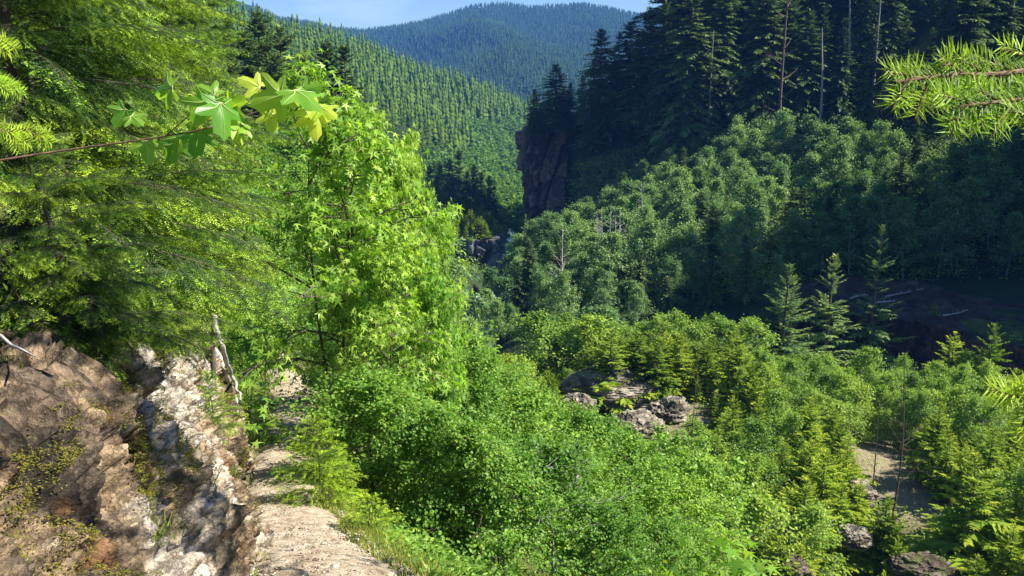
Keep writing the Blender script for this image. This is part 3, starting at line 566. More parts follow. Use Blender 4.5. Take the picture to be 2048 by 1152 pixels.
print('protos', sum(len(m.polygons) for m in bpy.data.meshes))
# ------------------------------------------------------------------ placing things
ORD = ['zeroth', 'first', 'second', 'third', 'fourth', 'fifth', 'sixth', 'seventh', 'eighth', 'ninth', 'tenth', 'eleventh', 'twelfth', 'thirteenth', 'fourteenth', 'fifteenth', 'sixteenth', 'seventeenth', 'eighteenth', 'nineteenth', 'twentieth']
def ordinal(i):
    if i > 99: return 'hundredth' if i == 100 else 'hundred and '+ordinal(i-100)
    if i <= 20: return ORD[i]
    tens = {2: 'twenty', 3: 'thirty', 4: 'forty', 5: 'fifty', 6: 'sixty', 7: 'seventy', 8: 'eighty', 9: 'ninety'}[i//10]
    return (tens[:-1]+'ieth') if i % 10 == 0 else tens+'-'+ORD[i % 10]
def row(protos, spots, head, cat, group, seed, jitter=.15, hmin=1.2, hproto=None, wide=1.0, zmin=None):
    """spots: (px, py of the top, distance[, label]); heights follow from where the ground is"""
    rs = np.random.RandomState(seed); out = []; spots = sorted(spots, key=lambda s: s[0]); k = 0
    for s in spots:
        px, py, Y = s[:3]; top = at(px, py, Y); z0 = gz(top.x, Y); h = top.z-z0
        lab = s[3] if len(s) > 3 else None
        if lab is None: k += 1; lab = '%s, %s from the left' % (head, ordinal(k))
        i = rs.randint(len(protos)); p = protos[i]; H0 = hproto or max(v.co.z for v in p[1][0][1].vertices)
        if zmin is not None and z0 < zmin: z0 = zmin; h = max(top.z-z0, 3)
        if h < hmin: h = hmin
        sc = h/H0; w = wide*sc*(1+jitter*(rs.rand()*2-1)) if len(s) < 5 else sc*s[4]
        out.append(plant(p, (top.x, Y, z0-.05*sc), rs.rand()*6.28, (w, w, sc), lab, cat, group))
    return out
rs = np.random.RandomState(11)
# big conifers of the right slope
rows = [(1113, 128, 262, 'tall pointed conifer on top of the dark cliff, sunlit against the blue mountain')]+[(a, b, c) for a, b, c in ((1070, 178, 262), (1085, 205, 268), (1137, 198, 262), (1062, 215, 260), (1078, 225, 257), (1098, 190, 272), (1126, 175, 274), (1136, 180, 268), (1068, 240, 256), (1090, 240, 258), (1140, 230, 258), (1120, 200, 256), (1140, 165, 266))]
row(GIANT, rows, 'small dark conifer on top of the dark cliff', 'conifer', 'conifers standing on the cliff top', 1, wide=1.6, zmin=at(1090, 262, 262).z-1.5)
row(GIANT, [(1182, 188, 234, 'broad grey-green conifer right of the dark cliff with a round shaggy outline', 1.9)], '', 'conifer', 'tall conifers above the alder belt', 2)
sp = [(1203, 58, 240), (1188, 120, 250), (1165, 150, 256), (1238, 66, 246), (1222, 100, 236), (1262, 44, 244), (1283, 60, 232), (1300, 14, 244), (1318, 70, 226), (1335, -8, 240)]
row(GIANT, sp, 'tall dark conifer with its top against the mountain', 'conifer', 'tall conifers on the skyline', 3, wide=1.35)
sp = []
for px in range(1350, 2110, 21):
    sp.append((px+rs.randint(-8, 8), rs.randint(-190, -20), 232-(px-1350)*.035+rs.randint(-9, 9)))
row(GIANT, sp, 'tall old conifer in the shaded back row above the alders', 'conifer', 'old conifers of the right slope', 4, wide=1.1)
sp = [(px+rs.randint(-10, 10), rs.randint(-120, 60), 214-(px-1350)*.045+rs.randint(-8, 8)) for px in range(1340, 2110, 40)]
row(GIANT, sp, 'old conifer in the front row behind the alders', 'conifer', 'old conifers of the right slope', 5, wide=1.0)
sp = [(px+rs.randint(-10, 10), rs.randint(-420, -260), 258-(px-1450)*.03+rs.randint(-8, 8)) for px in range(1440, 2200, 34)]
row(GIANT, sp, 'old conifer in the rearmost row up the shaded slope', 'conifer', 'old conifers of the right slope', 6)
# bare standing trunks
def snag(loc, h, r, label, nbr=14, mat=None, seed=0, lean=0, name='bare_trunk'):
    rs = np.random.RandomState(seed); mb = MB(); K = 9; t = np.linspace(-.03, 1, K); w = rs.randn(2)*.012*h
    ax = np.stack([lean*h*t+w[0]*np.sin(t*4), w[1]*np.sin(t*3), t*h], 1); tubes(mb, ax[None], (r*(1.05-t*.8))[None], 8)
    T = thing(name, label, 'dead tree', loc); link('trunk', mb.mesh('trunk', mat or M_DEAD, True), T)
    if nbr:
        mb = MB(); tb = .25+.72*rs.rand(nbr); i = np.clip((tb*(K-1)).astype(int), 0, K-2); f = (tb*(K-1)-i)[:, None]; B = ax[i]*(1-f)+ax[i+1]*f
        a = rs.rand(nbr)*6.28; l = h*.22*(1.1-tb)*(.4+rs.rand(nbr)); D = np.stack([np.cos(a), np.sin(a), .1+.5*rs.rand(nbr)], 1); q = np.linspace(0, 1, 4)
        P = B[:, None]+D[:, None]*l[:, None, None]*q[None, :, None]+np.stack([0*a, 0*a, 1+0*a], 1)[:, None]*(l[:, None]*.2*q**2)[..., None]
        tubes(mb, P, np.tile((r*.28*np.array([1, .75, .5, .2]))[None], (nbr, 1)), 4)
        ks = rs.randint(0, nbr, nbr*2); P2 = P[ks, 2]; D2 = nrm(D[ks]+rs.randn(nbr*2, 3)*.6); l2 = l[ks]*.4
        tubes(mb, P2[:, None]+D2[:, None]*l2[:, None, None]*q[None, :, None], np.tile((r*.12*np.array([1, .75, .5, .2]))[None], (nbr*2, 1)), 3)
        link('limbs', mb.mesh('limbs', mat or M_DEAD, True), T)
    return T
def snag_at(px, pt, pb, Y, r, label, **k):
    a = at(px, pt, Y); z = min(gz(a.x, Y), at(px, pb, Y).z) if pb > 0 else gz(a.x, Y)
    return snag((a.x, Y, z), a.z-z, r, label, **k)
snag_at(1648, 55, 0, 190, .38, 'pale straight bare trunk standing before the shaded conifers', nbr=0, seed=1, mat=M_PALE)
snag_at(1577, -40, 0, 192, .45, 'tall brown bare trunk with stubby limbs among the old conifers', nbr=22, seed=2, mat=M_BARK)
snag_at(1705, -40, 0, 200, .5, 'dim grey trunk in the shade right of the pale straight trunk', nbr=0, seed=3, mat=M_PALE)
snag_at(1765, -40, 0, 196, .35, 'thin grey trunk in the shade near the foreground fir branch', nbr=0, seed=4, mat=M_PALE)
snag_at(2032, -40, 0, 185, .4, 'grey trunk in the deep shade at the upper right corner', nbr=0, seed=5, mat=M_PALE)
snag_at(1427, 60, 0, 205, .3, 'slim pale trunk showing through the conifers above the alders', nbr=10, seed=6, mat=M_PALE)
snag_at(1285, 362, 0, 146, .15, 'dead grey tree with forked twigs above the middle alders', nbr=26, seed=7)
snag_at(1125, 452, 0, 124, .15, 'slim dead whitish tree with level limbs over the river alders', nbr=26, seed=8)
snag_at(1213, 470, 0, 126, .12, 'dead pale tree leaning right of the slim whitish one', nbr=12, seed=9, lean=.06)
for i, (px, py) in enumerate([(1205, 415), (1222, 408), (1240, 418), (1195, 425), (1232, 430)]):
    snag_at(px, py, 0, 131+i, .11, 'leafless grey-twigged tree in the pale thicket, %s from the left' % ORD[[2, 3, 5, 1, 4][i]], nbr=30, seed=20+i, name='leafless_tree')
snag_at(1052, 655, 715, 96, .10, 'small forked dead tree standing in front of the dark river alders', nbr=7, seed=10)
snag_at(1815, 705, 955, 50, .07, 'slender brown half-dead stem rising through the valley saplings', nbr=22, seed=11, mat=M_BARK)
snag_at(1760, 790, 960, 50, .055, 'thinner brown stem left of the tall slender one', nbr=18, seed=12, mat=M_BARK)
snag_at(1395, 700, 980, 47, .045, 'thin dark stem beside the right end of the near alders', nbr=14, seed=13, mat=M_BARK)
# alders of the right slope
def in_spur(X, Y): return X*.768+(Y-190)*.64
cand = []
rs = np.random.RandomState(5)
for _ in range(9000):
    X = rs.uniform(-6, 130); Y = rs.uniform(112, 215); s = in_spur(X, Y)
    if s < -42 or s > 42: continue
    if s < -3 and not (X < 36 and Y > 108): continue
    if river_dist(np.array([X]), np.array([Y]))[0] < 8: continue
    if X > 36 and Y < 134-.15*(X-30): continue
    px, py = project(X, Y, -20)
    if px > 2090 or px < 975 or (px < 1160 and Y > 195): continue
    if all((X-a)**2+(Y-b)**2 > 4.4**2 for a, b in cand): cand.append((X, Y))
zones = {'near': [], 'mid': [], 'right': []}
for X, Y in cand:
    z = gz(X, Y); px, py = project(X, Y, z)
    zones['right' if px > 1540 else ('near' if Y < 150 else 'mid')].append((px, X, Y, z))
ZH = {'near': 'grey-green alder between the river and the pale dead trees', 'mid': 'pale-topped alder on the upper slope under the old conifers', 'right': 'shaded alder on the dark slope above the eroded bank'}
for zn, lst in zones.items():
    lst.sort()
    for k, (px, X, Y, z) in enumerate(lst):
        dark = rs.rand() < (.35 if zn == 'right' and Y < 165 else .16)
        pr = GIANT[rs.randint(5)] if dark else ALDERS[rs.randint(4)]
        H = rs.uniform(9, 14) if zn != 'near' else rs.uniform(8, 12.5)
        if Y < 125: H *= .7
        lim = np.interp(px, [960, 1010, 1032, 1042, 1100, 1160, 1240, 1400, 1650, 2050], [600, 560, 540, 452, 430, 405, 330, 250, 190, 190])+rs.rand()*20
        while H > 2.5 and project(X, Y, z+H)[1] < lim: H *= .93
        sc = H/(40 if dark else 13); w = sc*(1.1 if dark else rs.uniform(.9, 1.2))
        plant(pr, (X, Y, z-.2), rs.rand()*6.28, (w, w, sc), '%s, %s from the left' % ('young dark conifer among the alders '+{'near': 'beside the river', 'mid': 'under the old conifers', 'right': 'above the eroded bank'}[zn] if dark else ZH[zn], ordinal(k+1)) if k < 400 else ZH[zn], 'conifer' if dark else 'alder', 'alders of the right slope')
print('slope alders', {k: len(v) for k, v in zones.items()})
# single trees near the terrace
row(SPRUCE, [(1572, 527, 88, 'tall bright conifer with a long leader, left twin behind the valley thicket', 1.35), (1588, 548, 90, 'bright conifer close behind the right side of its taller twin', 1.35),
             (1665, 508, 99, 'symmetrical grey-green spruce at the left end of the dark terrace', 1.15), (1625, 545, 113, 'thin dim spruce left of the symmetrical one', .8),
             (1760, 448, 102, 'tall gappy sunlit conifer standing before the black slope', 1.0), (1730, 500, 126, 'dim conifer left of the tall gappy one', 1.2)], '', 'conifer', 'conifers by the dark terrace', 31)
row(YOUNG, [(1870, 604, 108, 'tiny fir alone on the edge of the dark terrace', 1.0), (1910, 660, 75, 'small sunlit fir in front of the right end of the dark bank', 1.3), (1990, 645, 74, 'sunlit sapling with a tall thin leader near the right edge', .9)], '', 'conifer', 'conifers by the dark terrace', 32)
# dark tall conifers on the left flank behind the hemlock
sp = [(484, 60, 118), (510, 20, 126), (535, 75, 120), (556, 50, 130), (607, 98, 136), (651, 84, 150), (691, 92, 150), (585, 130, 128), (630, 160, 132), (548, 110, 115), (700, 200, 140), (520, 140, 110), (450, 40, 112), (470, 120, 104)]
row(GIANT, sp, 'dark tall conifer behind the hemlock, left of the maple top', 'conifer', 'dark conifers on the left flank', 41)
# conifers on and behind the rock pillar
sp = [(862, 330, 262), (880, 322, 270), (898, 318, 266), (916, 300, 275), (932, 342, 268), (948, 330, 272), (962, 345, 270), (978, 352, 268), (990, 372, 262), (905, 350, 258), (870, 350, 255)]
sp = [(a, b, c) for a, b, c in sp]
row(GIANT, sp, 'dark conifer in the clump behind the columnar rock', 'conifer', 'conifers behind the columnar rock', 42)
# ------------------------------------------------------------------ rocks
def column_rock(c, rx, ry, z0, z1, seed, ncol=30, lean=0., detail=(220, 150), nexp=3.2, colamp=.35):
    """a block of columnar basalt: closed wall with fluted columns and a rough cap"""
    th = np.linspace(0, 2*np.pi, detail[0], endpoint=False); h = np.linspace(0, 1, detail[1]); H = z1-z0
    rr = (np.abs(np.cos(th))**nexp+np.abs(np.sin(th))**nexp)**(-1/nexp); capn = 26; V = []
    base = xyz(np.cos(th)*rr*rx, np.sin(th)*rr*ry, 0*th)
    hh = np.r_[h, np.ones(capn)]; sh = np.r_[1+.10*(1-h), np.linspace(.97, .0, capn)]
    P = base[None]*sh[:, None, None]; P[..., 2] = z0+hh[:, None]*H; P[..., 0] += lean*hh[:, None]*H
    Q = P.reshape(-1, 3); s = H/11.
    w = Q+fbm(Q*.12/s+seed, 3, seed)[:, None]*np.array([1.2, 1.2, 0])*s
    d1, d2, idv = worley(xyz(w[:, 0]*ncol/30/s*.9, w[:, 1]*ncol/30/s*.9, w[:, 2]*.10/s), seed)
    d1b, d2b, idb = worley(Q*np.array([.35, .35, .5])/min(s, 1.6), seed+4); out = nrm(Q*np.array([1, 1, 0])-np.array([0, 0, 0])+1e-9)
    wall = np.r_[np.ones(detail[1]), np.linspace(.6, 0, capn)].repeat(len(th))
    disp = (colamp*(idv-.5)+.9*(idb-.5)-.35*(1-ss(0, .22, d2-d1))+.12*fbm(Q*1.5/s, 3, seed+9)+.5*fbm(Q*.25/s, 2, seed+2))*s
    Q = Q+out*(disp*wall)[:, None]; Q[:, 2] += (1-wall)*(.5*fbm(Q*.4/s, 3, seed+6)+.35)*s + wall*0
    mb = MB(); g = Q.reshape(len(hh), len(th), 3)+np.array([c[0], c[1], 0]); gap = (1-ss(0, .18, d2-d1))*.8*np.minimum(1, wall*1.5)
    idb = .5*idb+.5*idv; grid(mb, g[::-1], idb.reshape(g.shape[:2])[::-1], gap.reshape(g.shape[:2])[::-1], wrap=True); return mb
M_BASALT = rock_mat('grey_basalt', [(.3, (.055, .06, .07)), (.5, (.13, .14, .155)), (.7, (.24, .25, .265))], .35, bump=.6)
M_CLIFF = rock_mat('dark_cliff', [(.3, (.08, .065, .06)), (.5, (.20, .15, .125)), (.68, (.36, .22, .16))], .12, bump=.6, moss=(.03, .05, .02), mosscov=.6)
a = at(965, 545, 200); zt = at(965, 480, 200).z; X0 = (at(928, 500, 200).x+at(1006, 500, 200).x)/2; RX = (at(1006, 500, 200).x-at(928, 500, 200).x)/2
mb = column_rock((X0, 200+RX), RX*.97, RX*1.1, zt-16, zt, 7); tag(link('columnar_rock', mb.mesh('columnar_rock', M_BASALT, True)), 'grey columnar basalt block topped with young firs at the river bend', 'rock')
mb = column_rock((X0-15, 203+RX), RX*1.9, RX*1.1, zt-18, zt-.5, 9, ncol=18, colamp=.2); tag(link('rock_shelf', mb.mesh('rock_shelf', M_CLIFF, True)), 'low shaded brown rock shelf left of the columnar block', 'rock')
xa, xb = at(1042, 350, 262).x, at(1150, 350, 262).x
mb = column_rock(((xa+xb)/2+1, 262+9), (xb-xa)/2, 11, -52, at(1090, 262, 262).z, 12, ncol=30, colamp=.3, detail=(420, 300)); tag(link('dark_cliff', mb.mesh('dark_cliff', M_CLIFF, True)), 'tall shaded reddish cliff tower with conifers on its top', 'cliff')
# young firs on the columnar rock and the shelf
rs = np.random.RandomState(8); sp = []
for i in range(78):
    px = rs.uniform(868, 1004); Y = 201+rs.rand()*14; x = at(px, 480, Y).x; z0 = zt-.3; h = rs.uniform(3.4, 6.4)*(1-.35*(px > 985)); k = rs.randint(5)
    sp.append((px, x, Y, z0, h, k))
sp.sort()
for i, (px, x, Y, z0, h, k) in enumerate(sp):
    plant(YOUNG[k], (x, Y, z0), rs.rand()*6, (h/5*.95, h/5*.95, h/5), 'young yellow-green fir on top of the columnar rock, %s from the left' % ordinal(i+1), 'conifer', 'young firs on the columnar rock')
def boulder(c, r, seed, flat=.6, layers=8., strat=.055, n=(220, 130), rot=0., amp=.28, blk=.12):
    th = np.linspace(0, 2*np.pi, n[0], endpoint=False); ph = np.linspace(-.95, math.pi/2-.01, n[1])
    U = xyz(np.cos(ph)[:, None]*np.cos(th), np.cos(ph)[:, None]*np.sin(th), np.sin(ph)[:, None]+0*th).reshape(-1, 3)
    d = 1+amp*fbm(U*1.3+seed*3.7, 4, seed)+amp*.3*ridged(U*3+seed, 3, seed+1)
    q = U*d[:, None]; d1, d2, idv = worley(q*np.array([2.2, 2.2, 3.2])+seed, seed+3); q = q*(1+blk*(idv-.5)-blk*.5*(1-ss(0, .12, d2-d1)))[:, None]
    zl = q[:, 2]*layers+q[:, 0]*1.1+.4*fbm(q*1.5, 2, seed+5); led = (zl-np.floor(zl)); q = q*(1+strat*(led-.5)[:, None]*np.array([1, 1, .3]))
    q = q*np.array([r[0], r[1], r[2]]); mb = MB(); g = rotz(q.reshape(n[1], n[0], 3), rot)+np.array(c)
    gap = np.clip((1-ss(0, .1, d2-d1))*.6+(led < .12)*.6, 0, 1); grid(mb, g, idv.reshape(g.shape[:2]), gap.reshape(g.shape[:2]), wrap=True); return mb
M_OUT = rock_mat('mossy_outcrop', [(.3, (.12, .105, .08)), (.5, (.27, .235, .18)), (.7, (.44, .38, .28))], .7, stretch=(1, 1, 3), bump=.8, moss=(.13, .12, .03), mosscov=.58)
M_BROWN = rock_mat('earthy_rock', [(.3, (.06, .045, .03)), (.5, (.14, .11, .075)), (.7, (.26, .21, .15))], .8, bump=.9, moss=(.09, .11, .025), mosscov=.5)
def rock_at(px0, px1, pt, pb, Y, seed, name, label, mat=None, **k):
    a, b = at(px0, pb, Y), at(px1, pb, Y); t_ = at((px0+px1)/2, pt, Y); rx = (b.x-a.x)/2*.92; z0 = a.z; H = (t_.z-z0)
    mb = boulder(((a.x+b.x)/2, Y+rx*.6, z0), (rx, rx*.8, H/1.75), seed, **k); return tag(link(name, mb.mesh(name, mat or M_OUT, True)), label, 'rock')
rock_at(1130, 1345, 724, 800, 68, 3, 'layered_outcrop', 'long layered grey rock outcrop among yellow-green saplings', layers=11, amp=.13, blk=.03)
rock_at(1300, 1385, 785, 835, 65, 4, 'dark_boulder', 'dark-faced boulder at the right end of the layered outcrop', layers=3)
rock_at(1120, 1200, 775, 825, 62, 5, 'low_boulder', 'low mossy boulder under the left end of the layered outcrop')
rock_at(1215, 1330, 822, 870, 58, 6, 'brown_boulder', 'flat brown boulder half covered by shrubs below the outcrop')
rock_at(1425, 1520, 705, 745, 80, 8, 'pale_outcrop', 'pale flat outcrop between the outcrop saplings and the bright twin conifers')
rock_at(905, 960, 762, 800, 70, 9, 'grey_slab', 'smooth blue-grey slab glimpsed through the near alders', mat=M_BASALT)
rock_at(985, 1035, 728, 745, 92, 10, 'river_boulder', 'small round blue-grey boulder at the river edge', mat=M_BASALT)
rock_at(1680, 1750, 1052, 1085, 44, 12, 'shrub_boulder', 'grey boulder with a pale flake showing among bottom right shrubs')
rock_at(1795, 1930, 1112, 1160, 41, 13, 'mossy_ledge', 'moss-capped shaded ledge at the bottom right', mat=M_BROWN, layers=3)
rock_at(1520, 1640, 1105, 1170, 40, 14, 'brown_ledge', 'brown earthy ledge at the bottom edge right of the maple shoots', mat=M_BROWN)
rock_at(1690, 1760, 955, 1000, 48, 15, 'flat_stone', 'flat pale stone slab above the bottom right shrubs')
rock_at(950, 1010, 1025, 1075, 15.5, 16, 'rotten_stump', 'dark reddish rock shaded beneath the near alders')
# slope of broken rock and soil at the foot of the left bank (seen through the maple)
rock_at(880, 960, 560, 640, 150, 17, 'scree_bluff', 'pale tan crumbling bluff left of the river', mat=M_STONE)
# eroded dark bank across the river
pts = []
for px, Y, pt in ((1560, 106, 655), (1610, 107, 640), (1655, 108, 618), (1700, 110, 622), (1760, 109, 632), (1830, 106, 640), (1900, 103, 655), (1960, 101, 675), (2060, 97, 700), (2200, 92, 720)):
    p = at(px, pt, Y); pts.append((p.x, Y, p.z))
pts = np.array(pts); tt = np.linspace(0, len(pts)-1, 420); bx, by, bz = [np.interp(tt, range(len(pts)), pts[:, i]) for i in range(3)]
kk = np.linspace(0, 1, 170); G = np.zeros((420, 170, 3)); Hh = bz+35.5
low = kk < .6; kf = np.clip(kk/.6, 0, 1); kb = np.clip((kk-.6)/.4, 0, 1)
G[..., 0] = bx[:, None]+kb*6; G[..., 1] = by[:, None]-(1-kf)*3.0+kb*17-1.5*0; G[..., 2] = -35.5+Hh[:, None]*kf+kb*1.6
Q = G.reshape(-1, 3); al = xyz(tt.repeat(170)*4.5, Q[:, 2]*.5, Q[:, 1]*.3)
dsp = .9*fbm(al*.8, 3, 66)+.35*ridged(al*2.2, 3, 67)+.1*fbm(Q*2, 3, 68); wall = np.tile(1-ss(0, .25, kb), 420)
Q = Q+np.array([0, -1, 0])*(dsp*wall)[:, None]+np.array([0, 0, 1])*((1-wall)*.35*fbm(Q*.5, 3, 69))[:, None]
mb = MB(); grid(mb, Q.reshape(420, 170, 3), .4+.3*fbm(Q, 2, 3), 0)
M_BANK = rock_mat('eroded_soil', [(.3, (.03, .022, .017)), (.5, (.065, .048, .035)), (.7, (.12, .09, .065))], .5, stretch=(1, 1, .35), bump=1., moss=(.04, .055, .02), mosscov=.62)
BANKO = link('eroded_bank', mb.mesh('eroded_bank', M_BANK, True)); tag(BANKO, 'dark vertical eroded bank under a flat shaded terrace', 'bank')
# logs on the terrace
LG = [(1700, 598, 1735, 591, .12, 'bleached log lying at the left front of the dark terrace'), (1735, 612, 1790, 601, .12, 'long pale driftwood log at the middle of the terrace'), (1770, 596, 1850, 575, .09, 'thin grey log slanting up toward the trees on the terrace'),
      (1810, 590, 1838, 570, .08, 'short grey log crossing behind the slanting one'), (1690, 608, 1715, 602, .09, 'sunlit tan log stub at the terrace lip'), (1885, 632, 1935, 620, .10, 'sunlit fallen log right of the tiny fir on the terrace'), (1720, 640, 1780, 634, .09, 'dim log lying along the edge of the eroded bank')]
for i, (x0, y0, x1, y1, r, lab) in enumerate(LG[:3]+LG[5:6]):
    Y0 = 114; Y1 = 118; a, b = at(x0, y0, Y0), at(x1, y1, Y1)
    za = -26.2; 
    # walk back along each ray until it meets the terrace
    def hit(px, py):
        for Yq in np.arange(100, 150, .5):
            p = at(px, py, Yq)
            zg = max(gz(p.x, Yq), np.interp(p.x, bx, bz)+.4+max(0, Yq-np.interp(p.x, bx, by))/17*1.6 if Yq > np.interp(p.x, bx, by) else -99)
            if p.z <= zg: return p
        return at(px, py, 115)
    a, b = hit(x0, y0), hit(x1, y1); q = np.linspace(0, 1, 6); P = np.array(a)[None]*(1-q[:, None])+np.array(b)[None]*q[:, None]; P[:, 2] += r*.6+.15*np.sin(q*3+i)
    mb = MB(); tubes(mb, P[None], (r*(1.1-.5*q))[None], 8)
    ks = np.arange(3); tubes(mb, np.stack([P[2+ks % 3], P[2+ks % 3]+np.array([.1, .3, 1])*.5], 1).reshape(3, 2, 3), np.tile([[r*.3, r*.1]], (3, 1)), 4)
    tag(link('fallen_log', mb.mesh('fallen_log', M_DEAD, True)), lab, 'log', 'logs on the dark terrace')
# ------------------------------------------------------------------ the sunlit valley bench
rs = np.random.RandomState(21)
def scatter(n, box, mind, ok, seed):
    rs = np.random.RandomState(seed); out = []
    for _ in range(n):
        X = rs.uniform(box[0], box[1]); Y = rs.uniform(box[2], box[3])
        if not ok(X, Y): continue
        d = mind*(.62+.008*(Y-38)) if callable(mind) is False else mind
        if all((X-a)**2+(Y-b)**2 > d*d for a, b in out): out.append((X, Y))
    return out
CLEAR = [at(px, py, Y)[:2]+(r,) if False else (at(px, py, Y).x, Y, r) for px, py, Y, r in
         ((1230, 780, 64, 5.0), (1330, 800, 62, 3.6), (1465, 725, 78, 3.0), (1780, 790, 60, 2.6), (1820, 860, 53, 2.4), (1880, 900, 50, 2.0), (1700, 1000, 45, 1.6), (1860, 1070, 41, 2.2), (1250, 860, 56, 2.0), (920, 780, 70, 3))]
def bench_ok(X, Y):
    if river_dist(np.array([X]), np.array([Y]))[0] < 7: return False
    if any((X-a*(Y/b))**2+((Y-b+2.5)*.42)**2 < r*r for a, b, r in CLEAR): return False
    if Y > np.interp(X, [-9, 0, 30, 75, 160], [112, 100, 92, 80, 66])-5: return False
    px, py = project(X, Y, gz(X, Y)); return 930 < px < 2110 and py < 1260
spots = scatter(14000, (-8, 62, 36, 103), 1.95, bench_ok, 4)
BA, BC, BY = [], [], []
for X, Y in spots:
    px, py = project(X, Y, gz(X, Y))
    # fir thickets (yellow) in the middle distance and bottom centre, alders elsewhere
    q = vnoise(np.array([[X*.09, Y*.09, 3.]]))[0]+.6*(1040 < px < 1540 and Y > 58)+.6*(px > 1440 and Y < 54)
    (BC if q > .05+.35*rs.rand() else BA).append((px, X, Y))
BA.sort(); BC.sort(); print('bench alders', len(BA), 'bench conifers', len(BC))
def band(Y): return 'at the far edge of the sunlit bench' if Y > 76 else ('in the middle of the sunlit bench' if Y > 56 else 'at the near side of the sunlit bench')
def put(lst, protos, H0, hr, head, cat, group, wr=(.85, 1.2)):
    cnt = {}
    for px, X, Y in lst:
        b = band(Y); cnt[b] = cnt.get(b, 0)+1; z = gz(X, Y)
        H = rs.uniform(*hr)*(1.0 if rs.rand() < .8 else 1.35)*1.0*(1-.35*(Y > 76))*(.62 if 1050 < px < 1480 and 56 < Y < 72 else 1)
        lim = np.interp(px, [930, 1100, 1250, 1400, 1495, 1520, 1640, 1700, 1850, 1950, 2048], [700, 665, 628, 625, 635, 690, 690, 672, 725, 680, 675])+rs.rand()*35; d_ = Y*.978-z*.208
        for a_, b_, ym_, pm_ in ((1105, 1400, 66.5, 812), (1740, 1845, 58, 868), (1845, 1915, 52, 935), (1660, 1720, 45, 1040), (1790, 1930, 41, 1100)):
            if a_ < px < b_ and Y < ym_: lim = max(lim, pm_)
        while H > .9 and project(X, Y, z+H)[1] < lim: H *= .93
        sc = H/H0; w = max(sc, .45)*rs.uniform(*wr)
        plant(protos[rs.randint(len(protos))], (X, Y, z-.1), rs.rand()*6.28, (w, w, sc), '%s %s, %s from the left' % (head, b, ordinal(cnt[b]) ), cat, group)
put(BC, YOUNG, 5, (2.6, 5.2), 'young yellow-green fir', 'conifer', 'young firs on the valley bench')
put(BA, ALDERV, 5, (2.8, 5.2), 'young alder', 'alder', 'young alders on the valley bench')
row(YOUNG, [(1610, 955, 45, 'yellowish fir with dead lower twigs near the bottom right', 1.3), (1455, 905, 47, 'slim drooping fir beside the right end of the near alders', .9), (1470, 790, 56, 'pointed green fir below the pale outcrop', 1.2), (1960, 905, 44, 'broad dark green fir at the right edge', 1.5), (1335, 640, 84, 'orange-tinged fir standing up at the back of the fir thicket', 1.1)], '', 'conifer', 'young firs on the valley bench', 61)

rq = np.random.RandomState(44)
row(ALDERV, [(px+rq.randint(-9, 9), rq.randint(622, 660), rq.uniform(76, 83)) for px in range(1085, 1510, 27)], 'young alder screening the river behind the fir thicket', 'alder', 'young alders on the valley bench', 62, wide=1.25)
row(YOUNG, [(px+rq.randint(-9, 9), rq.randint(648, 690), rq.uniform(69, 77)) for px in range(1180, 1480, 17)], 'yellow-green fir in the thicket behind the layered outcrop', 'conifer', 'young firs on the valley bench', 63, wide=1.25)

# ------------------------------------------------------------------ near alders on the slope under the trail
near = [  # px, py of the top, distance
 (745, 668, 17.5), (700, 640, 19), (790, 672, 17.5), (830, 640, 21), (905, 655, 20), (960, 700, 18), (760, 760, 13.5), (800, 770, 14), (880, 765, 15), (960, 760, 16), (1040, 775, 17), (1110, 800, 18),
 (1180, 830, 19), (1250, 845, 20), (1320, 870, 21), (1380, 900, 22), (745, 880, 11.5), (810, 880, 12), (880, 900, 12.5), (980, 880, 13), (1080, 890, 14), (1180, 910, 15.5), (1290, 930, 17), (1370, 960, 19), (1000, 990, 11.5), (1250, 1010, 13.5), (860, 1010, 10.5), (1340, 1050, 15), (735, 745, 15.5), (1010, 1120, 10.5), (1200, 1110, 11.5), (950, 1100, 10)]
row(ALDERN, near, 'leafy alder on the slope right of the trail', 'alder', 'near alders beside the trail', 71, .25, 2.0, wide=1.15)
TA = ('alder', broadleaf(6, 2.4, 5200, 260, .15, M_ALDER, stems=1, limbs=30, twigs=9, base=.50, trunk=.013, barkM=M_PALE)[1])
row([TA], [(1112, 860, 11.0, 'near alder with its mottled trunk showing below the crown', 1.0)], '', 'alder', 'near alders beside the trail', 77, 0)
left = [(470, 610, 19), (520, 560, 22), (560, 520, 26), (505, 450, 30), (560, 440, 34), (480, 380, 38), (545, 360, 44), (600, 400, 40), (470, 300, 60), (520, 290, 75), (610, 575, 30), (450, 520, 21), (500, 600, 23), (655, 590, 26), (600, 330, 70), (470, 650, 17.5), (620, 480, 34), (560, 250, 84)]
row(ALDERN, left, 'leafy alder left of the maple behind the hemlock boughs', 'alder', 'alders up the trail', 72, .3)
mid = [(700, 560, 40), (780, 580, 44), (850, 600, 50), (900, 620, 55), (830, 540, 60), (940, 640, 60), (760, 520, 60), (720, 460, 80), (800, 440, 90), (860, 470, 100), (640, 400, 80), (700, 380, 110), (830, 400, 130), (780, 370, 130)]
row(ALDERS, mid, 'alder on the slope seen behind the maple', 'alder', 'alders behind the maple', 73, .25)
riv = [(1000, 540, 135), (975, 580, 128), (1040, 560, 140), (1070, 440, 160), (1045, 470, 165), (1100, 430, 165), (1020, 500, 170), (990, 600, 120), (1020, 610, 121), (1085, 500, 145), (1130, 560, 130), (1180, 600, 122), (1230, 620, 118), (1150, 520, 140)]
row(ALDERS, riv, 'alder crowding the far river bank below the columnar rock', 'alder', 'alders on the river bank', 74, .3)
row(SPRUCE, [(1053, 428, 165, 'pointed green fir in the mouth of the gorge right of the columnar rock', .9)], '', 'conifer', None, 75)
